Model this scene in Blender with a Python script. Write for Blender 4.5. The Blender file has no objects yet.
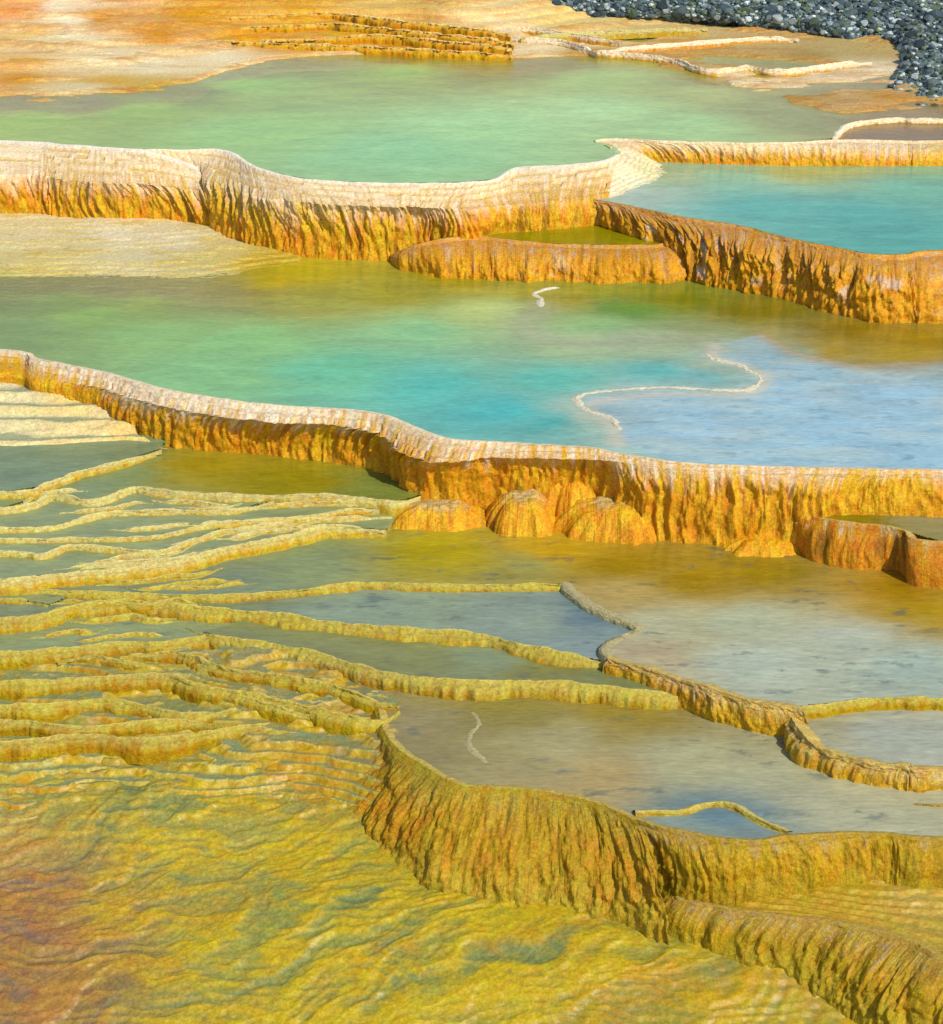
import bpy, math, random
import numpy as np
random.seed(7); rng = np.random.default_rng(7)
sc = bpy.context.scene
COL = sc.collection; HAZE = 0
# ------------------------------------------------------------------ camera
F = 512 / math.tan(math.radians(12)); PITCH = math.radians(22); CZ = 7.0
cam = bpy.data.cameras.new('camera'); camo = bpy.data.objects.new('camera', cam); COL.objects.link(camo)
camo.location = (0, 0, CZ); camo.rotation_euler = (math.pi/2 - PITCH, 0, 0)
cam.sensor_fit = 'VERTICAL'; cam.angle = math.radians(24); cam.clip_start = 0.5; cam.clip_end = 3000
sc.camera = camo
cp, sp = math.cos(PITCH), math.sin(PITCH)
def at(px, py, z):
    "pixel -> point on the horizontal plane z"
    a = (np.asarray(px, float) - 471.5) / F; b = (512 - np.asarray(py, float)) / F
    dy = cp + b * sp; dz = -sp + b * cp
    t = (z - CZ) / dz
    return np.stack([a * t, dy * t, np.broadcast_to(np.asarray(z, float), np.shape(t)) + 0 * t], -1)
def proj(P):
    x, y, z = P[..., 0], P[..., 1], P[..., 2] - CZ
    d = y * cp - z * sp; u = y * sp + z * cp
    return 471.5 + F * x / d, 512 - F * u / d
def lin(c):
    c = np.asarray(c, float) / 255
    return np.where(c <= .04045, c / 12.92, ((c + .055) / 1.055) ** 2.4)
# ------------------------------------------------------------------ noise
def _h(ix, iy, seed):
    n = (ix.astype(np.int64) * 374761393 + iy.astype(np.int64) * 668265263 + seed * 974634777) & 0xffffffff
    n = ((n ^ (n >> 13)) * 1274126177) & 0xffffffff
    n = (n ^ (n >> 16)) & 0xffffffff
    return n / 4294967295.0
def vn(x, y, seed=0):
    "gradient noise about -1..1"
    x = np.asarray(x, float); y = np.asarray(y, float)
    ix = np.floor(x); iy = np.floor(y); fx = x - ix; fy = y - iy
    u = fx**3*(fx*(fx*6-15)+10); v = fy**3*(fy*(fy*6-15)+10)
    def g(a, b):
        an = _h(ix + a, iy + b, seed) * 6.2831853
        return np.cos(an) * (fx - a) + np.sin(an) * (fy - b)
    n = (g(0,0)*(1-u)+g(1,0)*u)*(1-v) + (g(0,1)*(1-u)+g(1,1)*u)*v
    return n * 1.5
def fbm(x, y, o=4, seed=0, gain=.5):
    s = 0; a = 1; t = 0
    for i in range(o):
        s = s + a * vn(x * 2**i + 17.3*i, y * 2**i - 9.1*i, seed + i * 13); t += a; a *= gain
    return s / t
def ss(a, b, x):
    t = np.clip((x - a) / (b - a), 0, 1); return t * t * (3 - 2 * t)
def mix(a, b, w):
    w = np.asarray(w)[..., None]; return a * (1 - w) + b * w
def smooth1(a, k):
    if k < 2 or len(a) < 3: return a
    pad = np.concatenate([np.repeat(a[:1], k, 0), a, np.repeat(a[-1:], k, 0)])
    c = np.cumsum(np.concatenate([np.zeros((1,) + a.shape[1:]), pad]), 0)
    w = 2 * k + 1
    return (c[w:] - c[:-w])[:len(a)] / w
def crom(P, u):
    "catmull-rom through rows of P (n,d) at float params u in 0..n-1"
    n = len(P); i = np.clip(np.floor(u).astype(int), 0, n - 2); f = (u - i)[:, None]
    p0 = P[np.maximum(i-1, 0)]; p1 = P[i]; p2 = P[i+1]; p3 = P[np.minimum(i+2, n-1)]
    return .5*((2*p1) + (-p0+p2)*f + (2*p0-5*p1+4*p2-p3)*f*f + (-p0+3*p1-3*p2+p3)*f**3)
# ------------------------------------------------------------------ object helpers
def tag(o, label=None, cat=None, group=None, kind=None):
    if label: o['label'] = label
    if cat: o['category'] = cat
    if group: o['group'] = group
    if kind: o['kind'] = kind
    return o
def empty(name, loc):
    o = bpy.data.objects.new(name, None); o.location = loc; o.empty_display_size = .2; COL.objects.link(o); return o
def mesh_obj(name, V, Q, mat, parent=None, col=None, murk=None, uv=None, normals=None, origin=None):
    V = np.asarray(V, np.float32).reshape(-1, 3); Q = np.asarray(Q, np.int32)
    if origin is None: origin = np.array([0, 0, 0], np.float32) if parent is None else np.array(parent.location, np.float32)
    me = bpy.data.meshes.new(name); k = Q.shape[1]
    me.vertices.add(len(V)); me.vertices.foreach_set('co', (V - origin).ravel())
    me.loops.add(Q.size); me.loops.foreach_set('vertex_index', Q.ravel())
    me.polygons.add(len(Q)); me.polygons.foreach_set('loop_start', np.arange(0, Q.size, k, dtype=np.int32))
    me.polygons.foreach_set('use_smooth', np.ones(len(Q), bool))
    me.update(calc_edges=True)
    if col is not None:
        a = me.attributes.new('Col', 'FLOAT_COLOR', 'POINT')
        c = np.ones((len(V), 4), np.float32); c[:, :3] = np.clip(np.asarray(col).reshape(-1, 3), 0, 1)
        a.data.foreach_set('color', c.ravel())
    if murk is not None:
        a = me.attributes.new('murk', 'FLOAT', 'POINT'); a.data.foreach_set('value', np.asarray(murk, np.float32).ravel())
    if uv is not None:
        a = me.attributes.new('flow', 'FLOAT_VECTOR', 'POINT')
        w = np.zeros((len(V), 3), np.float32); w[:, :2] = np.asarray(uv).reshape(-1, 2)
        a.data.foreach_set('vector', w.ravel())
    me.materials.append(mat)
    if normals is not None:
        me.normals_split_custom_set_from_vertices(np.asarray(normals, np.float32).reshape(-1, 3))
    o = bpy.data.objects.new(name, me); COL.objects.link(o)
    if parent is not None: o.parent = parent
    else: o.location = origin
    return o
def gridq(r, c, flip=False):
    i = np.arange((r-1))[:, None] * c + np.arange(c-1)[None]
    q = np.stack([i, i+1, i+c+1, i+c], -1).reshape(-1, 4)
    return q[:, ::-1] if flip else q
def gnorm(P):
    du = np.gradient(P, axis=1); dv = np.gradient(P, axis=0)
    n = np.cross(du, dv); n /= np.linalg.norm(n, axis=-1, keepdims=True) + 1e-12
    return n
# ------------------------------------------------------------------ materials
def new_mat(name):
    m = bpy.data.materials.new(name); m.use_nodes = True; nt = m.node_tree; nt.nodes.clear()
    return m, nt, nt.nodes.new, nt.links.new
def stone(name, rough=.5, bump=.35, fine=60, spec=.4, var=.3, flow=True, dist=.02):
    m, nt, N, L = new_mat(name)
    out = N('ShaderNodeOutputMaterial'); b = N('ShaderNodeBsdfPrincipled')
    at_ = N('ShaderNodeAttribute'); at_.attribute_name = 'Col'
    tc = N('ShaderNodeTexCoord')
    n1 = N('ShaderNodeTexNoise'); n1.inputs['Scale'].default_value = fine; n1.inputs['Detail'].default_value = 5; n1.inputs['Roughness'].default_value = .65
    L(tc.outputs['Object'], n1.inputs['Vector'])
    mr = N('ShaderNodeMapRange'); mr.inputs[1].default_value = .3; mr.inputs[2].default_value = .7
    mr.inputs[3].default_value = 1 - var; mr.inputs[4].default_value = 1 + var
    L(n1.outputs['Fac'], mr.inputs[0])
    n4 = N('ShaderNodeTexNoise'); n4.inputs['Scale'].default_value = fine * 1.9; n4.inputs['Detail'].default_value = 3; n4.inputs['Roughness'].default_value = .7
    L(tc.outputs['Object'], n4.inputs['Vector'])
    m4 = N('ShaderNodeMapRange'); m4.inputs[1].default_value = .35; m4.inputs[2].default_value = .65; m4.inputs[3].default_value = 1 - var * .8; m4.inputs[4].default_value = 1 + var * .8
    L(n4.outputs['Fac'], m4.inputs[0])
    mm = N('ShaderNodeMath'); mm.operation = 'MULTIPLY'; L(mr.outputs[0], mm.inputs[0]); L(m4.outputs[0], mm.inputs[1])
    vm = N('ShaderNodeVectorMath'); vm.operation = 'SCALE'; L(at_.outputs['Color'], vm.inputs[0]); L(mm.outputs[0], vm.inputs['Scale'])
    n2 = N('ShaderNodeTexNoise'); n2.inputs['Scale'].default_value = fine * .3; n2.inputs['Detail'].default_value = 4
    L(tc.outputs['Object'], n2.inputs['Vector'])
    hs = N('ShaderNodeHueSaturation'); L(vm.outputs[0], hs.inputs['Color'])
    mh = N('ShaderNodeMapRange'); mh.inputs[1].default_value = .3; mh.inputs[2].default_value = .7; mh.inputs[3].default_value = .485; mh.inputs[4].default_value = .515
    L(n2.outputs['Fac'], mh.inputs[0]); L(mh.outputs[0], hs.inputs['Hue'])
    L(hs.outputs[0], b.inputs['Base Color'])
    ad = N('ShaderNodeMath'); ad.operation = 'ADD'; L(n1.outputs['Fac'], ad.inputs[0]); L(n2.outputs['Fac'], ad.inputs[1])
    src = ad.outputs[0]
    if flow:
        fa = N('ShaderNodeAttribute'); fa.attribute_name = 'flow'
        mp = N('ShaderNodeMapping'); mp.inputs['Scale'].default_value = (55, 6, 1); L(fa.outputs['Vector'], mp.inputs[0])
        n3 = N('ShaderNodeTexNoise'); n3.inputs['Scale'].default_value = 1; n3.inputs['Detail'].default_value = 3
        L(mp.outputs[0], n3.inputs['Vector'])
        a2 = N('ShaderNodeMath'); a2.operation = 'ADD'; L(src, a2.inputs[0]); L(n3.outputs['Fac'], a2.inputs[1]); src = a2.outputs[0]
    bp = N('ShaderNodeBump'); bp.inputs['Strength'].default_value = bump; bp.inputs['Distance'].default_value = dist
    L(src, bp.inputs['Height']); L(bp.outputs[0], b.inputs['Normal'])
    b.inputs['Roughness'].default_value = rough; b.inputs['Specular IOR Level'].default_value = spec
    L(b.outputs[0], out.inputs[0]); return m
M_WALL = stone('wet_travertine', rough=.6, bump=.6, fine=40, spec=.22, var=.27)
M_RIM = stone('crusted_travertine', rough=.75, bump=.6, fine=34, spec=.12, var=.22, flow=False)
M_BED = stone('pool_bed', rough=.9, bump=.25, fine=22, spec=.1, var=.15, flow=False)
M_FLOW = stone('algae_flow', rough=.4, bump=.12, fine=30, spec=.24, var=.2, flow=False)
M_PALE = stone('pale_sinter', rough=.65, bump=.35, fine=30, spec=.2, var=.2, flow=False)
M_ROCK = stone('dark_rock', rough=.8, bump=.8, fine=14, spec=.3, var=.45, flow=False, dist=.05)
def water_mat():
    m, nt, N, L = new_mat('thermal_water')
    out = N('ShaderNodeOutputMaterial')
    a = N('ShaderNodeAttribute'); a.attribute_name = 'Col'; k = N('ShaderNodeAttribute'); k.attribute_name = 'murk'
    tc = N('ShaderNodeTexCoord')
    mp = N('ShaderNodeMapping'); mp.inputs['Scale'].default_value = (1.6, 4.2, 1); L(tc.outputs['Object'], mp.inputs[0])
    n = N('ShaderNodeTexNoise'); n.inputs['Scale'].default_value = 1.0; n.inputs['Detail'].default_value = 7; n.inputs['Roughness'].default_value = .62; n.inputs['Distortion'].default_value = .6
    L(mp.outputs[0], n.inputs['Vector'])
    mr = N('ShaderNodeMapRange'); mr.inputs[1].default_value = .3; mr.inputs[2].default_value = .7; mr.inputs[3].default_value = .84; mr.inputs[4].default_value = 1.13
    L(n.outputs['Fac'], mr.inputs[0])
    mq = N('ShaderNodeMapping'); mq.inputs['Scale'].default_value = (9, 34, 1); L(tc.outputs['Object'], mq.inputs[0])
    nq = N('ShaderNodeTexNoise'); nq.inputs['Scale'].default_value = 1.0; nq.inputs['Detail'].default_value = 6; nq.inputs['Roughness'].default_value = .7; L(mq.outputs[0], nq.inputs['Vector'])
    rq = N('ShaderNodeMapRange'); rq.inputs[1].default_value = .3; rq.inputs[2].default_value = .7; rq.inputs[3].default_value = .78; rq.inputs[4].default_value = 1.2; L(nq.outputs['Fac'], rq.inputs[0])
    mm = N('ShaderNodeMath'); mm.operation = 'MULTIPLY'; L(mr.outputs[0], mm.inputs[0]); L(rq.outputs[0], mm.inputs[1])
    vm = N('ShaderNodeVectorMath'); vm.operation = 'SCALE'; L(a.outputs['Color'], vm.inputs[0]); L(mm.outputs[0], vm.inputs['Scale'])
    d = N('ShaderNodeBsdfDiffuse'); L(vm.outputs[0], d.inputs['Color'])
    t = N('ShaderNodeBsdfTransparent'); t.inputs['Color'].default_value = (.9, .97, .93, 1)
    m1 = N('ShaderNodeMixShader'); L(k.outputs['Fac'], m1.inputs[0]); L(t.outputs[0], m1.inputs[1]); L(d.outputs[0], m1.inputs[2])
    # ripples
    mp2 = N('ShaderNodeMapping'); mp2.inputs['Scale'].default_value = (5, 15, 1); L(tc.outputs['Object'], mp2.inputs[0])
    n2 = N('ShaderNodeTexNoise'); n2.inputs['Scale'].default_value = 1; n2.inputs['Detail'].default_value = 6; n2.inputs['Roughness'].default_value = .6; n2.inputs['Distortion'].default_value = .4
    L(mp2.outputs[0], n2.inputs['Vector'])
    bp = N('ShaderNodeBump'); bp.inputs['Strength'].default_value = .4; bp.inputs['Distance'].default_value = .012; L(n2.outputs['Fac'], bp.inputs['Height'])
    g = N('ShaderNodeBsdfGlossy'); g.inputs['Roughness'].default_value = .04; L(bp.outputs[0], g.inputs['Normal'])
    fr = N('ShaderNodeFresnel'); fr.inputs['IOR'].default_value = 1.33; L(bp.outputs[0], fr.inputs['Normal'])
    m2 = N('ShaderNodeMixShader'); L(fr.outputs[0], m2.inputs[0]); L(m1.outputs[0], m2.inputs[1]); L(g.outputs[0], m2.inputs[2])
    L(m2.outputs[0], out.inputs[0]); return m
M_WATER = water_mat()
# ------------------------------------------------------------------ palettes (linear albedo)
ORANGE = lin((206, 132, 12)); GOLD = lin((202, 158, 26)); AMBER = lin((180, 112, 12)); BROWN = lin((112, 70, 18))
OLIVE = lin((134, 118, 24)); CREAM = lin((224, 208, 170)); WHITE = lin((236, 228, 208)); LILAC = lin((178, 160, 150))
TAN = lin((196, 174, 118)); GREY = lin((150, 140, 118)); RUST = lin((186, 96, 40))
PAL = {
 'white':  dict(crust=lin((226,206,168)), crust2=lin((200,168,124)), a=ORANGE, b=GOLD, dark=BROWN, lip=WHITE),
 'lilac':  dict(crust=lin((220,204,172)), crust2=lin((176,150,128)), a=lin((200,134,12)), b=lin((204,156,22)), dark=lin((166,108,14)), lip=CREAM),
 'orange': dict(crust=lin((196,140,60)), crust2=LILAC, a=lin((204,144,14)), b=lin((188,128,10)), dark=BROWN, lip=OLIVE),
 'amber':  dict(crust=lin((176,140,60)), crust2=LILAC, a=lin((192,130,14)), b=lin((178,112,12)), dark=lin((120,84,16)), lip=lin((190,168,96))),
 'fan':  dict(crust=lin((156,136,36)), crust2=lin((146,130,66)), a=lin((176,122,8)), b=lin((158,126,10)), dark=lin((128,100,12)), lip=lin((190,168,90))),
 'tan':  dict(crust=lin((168,156,112)), crust2=lin((156,140,96)), a=lin((150,136,90)), b=lin((130,120,80)), dark=lin((110,104,80)), lip=lin((172,160,116))),
 'bank':  dict(crust=lin((190,160,80)), crust2=lin((160,138,120)), a=lin((196,150,20)), b=lin((176,130,20)), dark=lin((120,98,40)), lip=lin((196,170,90))),
 'olive':  dict(crust=lin((160,130,50)), crust2=GREY, a=lin((176,136,12)), b=lin((156,128,14)), dark=lin((110,90,14)), lip=lin((176,150,70))),
 'cream':  dict(crust=lin((188,176,106)), crust2=lin((166,150,96)), a=lin((186,158,50)), b=lin((180,142,28)), dark=lin((138,112,34)), lip=lin((214,200,146))),
 'far':    dict(crust=lin((206,170,80)), crust2=lin((196,150,60)), a=lin((196,130,10)), b=lin((190,146,16)), dark=lin((110,78,16)), lip=lin((222,200,140))),
 'shelf':  dict(crust=lin((206,198,166)), crust2=lin((190,178,140)), a=lin((180,172,130)), b=lin((170,160,120)), dark=lin((150,140,110)), lip=lin((212,204,174))),
 'gold':   dict(crust=lin((172,156,62)), crust2=lin((156,138,80)), a=lin((172,142,12)), b=lin((156,116,10)), dark=lin((108,92,20)), lip=lin((200,182,104))),
}
# ------------------------------------------------------------------ walls
def ext(st):
    "carry a run of stations past the frame when it starts or ends at the frame edge"
    st = [list(s) for s in st]
    if st[0][0] <= 6:
        s = list(st[0]); s[0] -= 240; s[2] -= 240; s[1] += (st[0][1]-st[1][1])*.4; s[3] += (st[0][1]-st[1][1])*.4
        if len(s) > 6 and s[6] is not None: s[6] -= 240
        st.insert(0, s)
    if st[-1][0] >= 938:
        s = list(st[-1]); s[0] += 240; s[2] += 240
        if len(s) > 6 and s[6] is not None: s[6] += 240
        st.append(s)
    return st
def loft(R, S, B, rise, width, pal, seed, amp=(.06, .022, .006), crust=(.25, .2), ds=.012, rows=(4, 12, 30), wiggle=.012, bottom=.12, vary=0., tap=(0, 0), dirt=.5, grain=0., steps=0, patchy=0., flat=(0, 0), calm=0., cfade=0., soft=0.):
    """R crest, S shoulder, B base: station polylines (n,3). Returns grid P, colours, flow uv, index of row where crust ends"""
    mid = (R + B) / 2; seg = np.linalg.norm(np.diff(mid, axis=0), axis=1); cum = np.concatenate([[0], np.cumsum(seg)])
    n = max(8, int(cum[-1] / ds)); L_ = np.linspace(0, cum[-1], n)
    u = np.interp(L_, cum, np.arange(len(cum)))
    R = crom(R, u); S = crom(S, u); B = crom(B, u)
    k = max(2, int(.10 / ds))
    tan = np.gradient(smooth1((R + B)[:, :2] / 2, k), axis=0); tan /= np.linalg.norm(tan, axis=1, keepdims=True) + 1e-9
    out = np.stack([tan[:, 1], -tan[:, 0], 0 * tan[:, 0]], 1)
    s = L_
    vs = np.maximum(.3, 1 + vary * 1.8 * fbm(s * 2.3, s * 0 + 7, 5, seed + 70, .6)); te = np.ones(n)
    if tap[0]: te = te * ss(0, tap[0], s)
    if tap[1]: te = te * ss(0, tap[1], s[-1] - s)
    vs = vs * (.25 + .75 * te); width = width * vs; rise = rise * vs - .05 * (1 - te)
    S = R + (S - R) * np.stack([vs, vs, vs * 0 + 1], 1); B = R + (B - R) * np.stack([vs, vs, vs * 0 + 1], 1)
    wvec = np.broadcast_to(width, (n,))[:, None]
    R = R + out * .045; S = S + out * .045; B = B + out * .03
    jit = wiggle * fbm(s * 5, s * 0 + seed, 4, seed) + wiggle * .8 * np.abs(vn(s * 14, s*0 + 3, seed + 5))
    R = R + out * jit[:, None]; R[:, 2] += rise * (1 + .5 * fbm(s * 4, s*0 + 1, 3, seed + 2))
    r0, r1, r2 = rows; r0 = 6
    P = []; T = []
    for w, dz in ((1.0, -.09), (.97, -.04), (.85, -.022), (.65, -.012), (.45, -.005), (.2, -.001)):
        q = R - out * (wvec * w); q = q.copy(); q[:, 2] += dz - rise * w; P.append(q); T.append(-w * .1)
    hs = np.linalg.norm(S - R, axis=1); hb = np.linalg.norm(B - S, axis=1)
    for i in range(r1):
        f = i / r1
        q = R * (1 - f) + S * f
        P.append(q); T.append(f)
    for i in range(r2 + 1):
        f = i / r2; a = f * math.pi / 2
        h = math.sin(a) ** .9; v = 1 - math.cos(a) ** .85 if a < 1.57 else 1
        fl = flat[0] + (flat[1] - flat[0]) * ss(0, .7, s / s[-1])
        q = S.copy(); q[:, :2] += (B - S)[:, :2] * ((1 - fl) * h + fl * f)[:, None]; q[:, 2] += (B - S)[:, 2] * ((1 - fl) * v + fl * (f ** .75))
        P.append(q); T.append(1 + f)
    q = B.copy(); q[:, 2] -= bottom; P.append(q); T.append(2.05)
    P = np.array(P); T = np.array(T)
    # fluted drapery
    sg = np.broadcast_to(s, P.shape[:2]); zz = P[..., 2]
    H = np.maximum(.02, (R[:, 2] - B[:, 2]))[None]
    drop = (R[:, 2][None] - zz)
    tt = T[:, None] + 0 * sg
    env = ss(.02, .25, drop / H) * (1 - .35 * ss(1.7, 2.05, tt)) * np.clip(H / .35, .18, 1.25)
    env = env * (1 - calm * (1 - ss(.05, .35, s / s[-1])))[None]
    if steps: env = env * (.15 + .85 * ss(.7, 1.15, tt))
    warp = .06 * vn(sg * 2, zz * 3, seed + 9)
    lobes = fbm(sg * 1.5 + warp, zz * .8, 3, seed + 20)
    fm = .4 + .6 * ss(-.4, .4, vn(sg * 1.1, zz * .6, seed + 33)); cols = np.abs(vn((sg + warp) * 8.5, zz * 1.3, seed + 30)) * fm + .25 * (1 - fm); cols2 = np.abs(vn((sg + warp * 1.5) * 21, zz * 2.6, seed + 31))
    fine = fbm(sg * 38, zz * 12, 3, seed + 40)
    d = env * (amp[0] * lobes + amp[1] * (1 - 2 * cols) * 1.2 + amp[1] * .6 * (1 - 2 * cols2) + amp[2] * fine)
    if grain: d = d + grain * env ** .5 * fbm(sg * 9, zz * 9 + tt * 1.5, 4, seed + 44, .65)
    top = (1 - env) * ss(-.02, .1, tt)
    hr = np.hypot(P[..., 0] - R[None, :, 0], P[..., 1] - R[None, :, 1]); d = np.where(tt > 0, np.maximum(d, -.55 * hr - .002), d * .2)
    P = P + out[None] * d[..., None]
    P[..., 2] += top * .006 * fbm(sg * 16, tt * 4, 3, seed + 50) + env * .5 * amp[2] * fine
    # tiny terrace lines on the crust apron
    ap = ss(.0, .2, tt) * (1 - ss(.8, 1.1, tt)) * np.clip(hs[None] / .25, 0, 1)
    if steps:
        ph = np.clip(tt, 0, 1) * steps + .9 * fbm(sg * 1.1, tt * 1.2, 4, seed + 52) + 8; fp = ph - np.floor(ph)
        P[..., 2] += ap * .035 * (ss(.0, .75, fp) * 0 + (1 - fp) - ss(.8, 1, 1 - fp) * .2) - ap * .015
        stepw = ap * ss(.55, .95, fp)
    else:
        fp = tt * 0; stepw = tt * 0
    P[..., 2] += (0 if steps else 1) * ap * .018 * np.sin((tt * hs[None]) * 60 + 5 * fbm(sg * 1.5, tt * 2, 3, seed + 51)) 
    # colours
    st1 = fbm(sg * 16, zz * 1.6, 4, seed + 60); st2 = fbm(sg * 34, zz * 4, 3, seed + 61); big = fbm(sg * .9, zz * 1.5, 3, seed + 62)
    c = mix(pal['a'], pal['b'], ss(-.35, .35, st1 + .6 * big))
    c = mix(c, pal['dark'], dirt * ss(.05, .55, st2 * .8 + (cols * 1.6 - .45)))  # darker towards the flute recesses and in random streaks
    fr = drop / H
    cr = 1 - ss(crust[0] - crust[1], crust[0] + crust[1], cfade * ss(.35, .6, s / s[-1])[None] + fr + .42 * st1 + .2 * st2 + .12 * big)
    c0 = mix(pal['crust'], pal['crust2'], ss(-.05, .5, fbm(sg * 22, tt * 6, 4, seed + 63) + .35 * big))
    c = mix(c, c0, cr)
    if steps: c = mix(c, mix(pal['b'], pal['crust2'], ss(-.2, .4, st1)), .85 * stepw)
    if patchy: c = mix(c, lin((196,172,150)), patchy * ss(.12, .42, fbm(sg * 5, zz * 3.5, 4, seed + 66, .65)) * ss(.05, .2, fr) * (1 - ss(.75, .95, fr)))
    lipw = (1 - ss(.03, .12, np.abs(tt) + .05 * st2)) if True else 0
    c = mix(c, pal['lip'], .75 * lipw)
    foot = ss(.93, 1.0, fr + .03 * st1)
    c = mix(c, pal['a'] * .9, .35 * foot)
    if soft: c = mix(c, lin((160,142,34)), soft * ss(.55, 1.0, fr + .25 * st1 + .15 * big))
    flow = np.stack([sg, zz * 1.0 + 0 * sg], -1)
    return P, c, flow, r0
def cot_(py): return 1 / math.tan(PITCH + math.atan((py - 512) / F))
def auto_z(y1, z1, y2, k):
    "height of the foot of a face seen from y1 to y2 whose run is k times its drop"
    c = cot_(y2); return (CZ * c - (CZ - z1) * cot_(y1) + k * z1) / (c + k)
def wall(name, label, cat, stations, z, pal, seed, rise=.015, width=.10, part=True, group=None, slope=.3, **kw):
    "stations: (rim x, rim y, base x, base y, base z[, rim z, shoulder x, shoulder y, shoulder z]) in photo pixels + heights"
    st = ext(stations); R = []; S = []; B = []
    for q in st:
        q = list(q) + [None] * (9 - len(q)); zr = z if q[5] is None else q[5]
        if q[4] is None: q[4] = auto_z(q[1], zr, q[3], slope)
        r = at(q[0], q[1], zr); b = at(q[2], q[3], q[4])
        s_ = at(q[6], q[7], q[8]) if q[6] is not None else r + (b - r) * np.array([.12, .12, .05])
        R.append(r); S.append(s_); B.append(b)
    R, S, B = map(np.array, (R, S, B))
    P, c, fl, k = loft(R, S, B, rise, width, PAL[pal], seed, **kw)
    return emit(name, label, cat, P, c, fl, k, part, group)
def emit(name, label, cat, P, c, fl, k, part, group):
    Nn = gnorm(P); Nn = np.where((Nn[..., 2:3].mean() < 0), -Nn, Nn); nc = P.shape[1]
    base = P[-2].mean(0)
    flip = gnorm(P)[..., 2].mean() < 0
    if part:
        root = empty(name, tuple(float(v) for v in base)); tag(root, label, cat, group)
        cut = k + 9
        a = slice(0, cut + 1); b = slice(cut, None)
        mesh_obj('rim_crust', P[a], gridq(cut+1, nc, flip), M_RIM, root, c[a], uv=fl[a], normals=Nn[a])
        nb = P.shape[0] - cut
        mesh_obj('drapery_face', P[b], gridq(nb, nc, flip), M_WALL, root, c[b], uv=fl[b], normals=Nn[b])
        return root
    o = mesh_obj(name, P, gridq(P.shape[0], nc, flip), M_RIM, None, c, uv=fl, origin=np.asarray(base, np.float32))
    return tag(o, label, cat, group)
def rim(label, pts, z, drop, pal='cream', seed=1, rise=.018, width=.09, run=None, name='travertine_rim', cat='mineral rim', group='low mineral rims between the shallow pools', **kw):
    "a low dam following pixel points; drops to the pool in front"
    st = ext([[p[0], p[1], 0, 0, 0] for p in pts])
    R = np.array([at(q[0], q[1], z) for q in st])
    n = len(R); uu = np.linspace(0, n-1, 300); D = crom(R, uu)
    t = np.gradient(smooth1(D[:, :2], 6), axis=0); t /= np.linalg.norm(t, axis=1, keepdims=True) + 1e-9
    o = np.stack([t[:, 1], -t[:, 0], 0*t[:, 0]], 1)
    rn = .8 * (run if run is not None else .035 + .45 * drop); width = width * .85
    idx = np.linspace(0, 299, max(n * 3, 8)).astype(int)
    Rr = D[idx]; Bb = Rr + o[idx] * rn; Bb[:, 2] -= drop + .01
    Ss = Rr + (Bb - Rr) * np.array([.25, .25, .06])
    a = dict(amp=(.06, .008, .012), crust=(.45, .35), rows=(4, 6, 12), wiggle=.03, bottom=.06, dirt=.35, ds=.012, vary=.55, grain=.035, tap=(.35 if pts[0][0] > 6 else 0, .35 if pts[-1][0] < 938 else 0)); a.update(kw)
    # taper the free ends
    P, c, fl, k = loft(Rr, Ss, Bb, rise, width, PAL[pal], seed, **a)
    return emit(name, label, cat, P, c, fl, k, False, group)
# ------------------------------------------------------------------ patches (sloping ground sheets)
def patch(rows, du=.012, dv=.012):
    "rows: list of rows, each a list of (px,py,z); returns dense grid of points"
    A = np.array([[at(*p) for p in r] for r in rows])      # nr,nc,3
    nr, nc = A.shape[:2]
    lu = max(np.linalg.norm(np.diff(A[i], axis=0), axis=1).sum() for i in range(nr) if i < 6)
    lv = max(np.linalg.norm(np.diff(A[:, j], axis=0), axis=1).sum() for j in range(nc))
    nu = min(1500, int(lu / du)); nv = min(1500, int(lv / dv))
    X = np.stack([crom(A[i], np.linspace(0, nc-1, nu)) for i in range(nr)])          # nr,nu,3
    X = X.reshape(nr, -1); X = crom(X, np.linspace(0, nr-1, nv)); return X.reshape(nv, nu, 3)
def idw(P, pts, zref, power=3.2, aniso=1.0):
    "colour (and more) at P from control points given as photo pixels on plane zref"
    C = np.array([at(p[0], p[1], p[2] if zref is None else zref)[:2] for p in pts]); V = np.array([p[-1] for p in pts])
    flat = P.reshape(-1, P.shape[-1])[:, :2]; num = 0; den = 0
    for c, v in zip(C, V):
        d = np.hypot(flat[:, 0] - c[0], (flat[:, 1] - c[1]) * aniso) + .08
        w = d ** -power; num = num + w[:, None] * v; den = den + w
    return (num / den[:, None]).reshape(P.shape[:-1] + (V.shape[1],))
def warpP(P, a=.12, f=1.2, seed=3):
    Q = P.copy(); Q[..., 0] += a * fbm(P[..., 0]*f, P[..., 1]*f*2, 4, seed) * 2; Q[..., 1] += a * fbm(P[..., 0]*f + 9, P[..., 1]*f*2, 4, seed + 1)
    return Q
def terrace(P, step, warp, fx, fy, seed, lip=.15, round_=.45):
    "turns a slope into stepped micro terraces; returns new z and step phase"
    x, y, z = P[..., 0], P[..., 1], P[..., 2]
    q = (z + warp * fbm(x * fx, y * fy, 5, seed, .55)) / step
    k = np.floor(q); f = q - k
    s = ss(1 - round_, 1, f) - lip * (1 - ss(0, .18, f)) * 0 + lip * np.exp(-((f - .03) / .05) ** 2) * .5
    zz = step * (k + s) - warp * .15 * fbm(x * fx, y * fy, 3, seed)
    return zz, f
exec_rows = None
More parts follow.
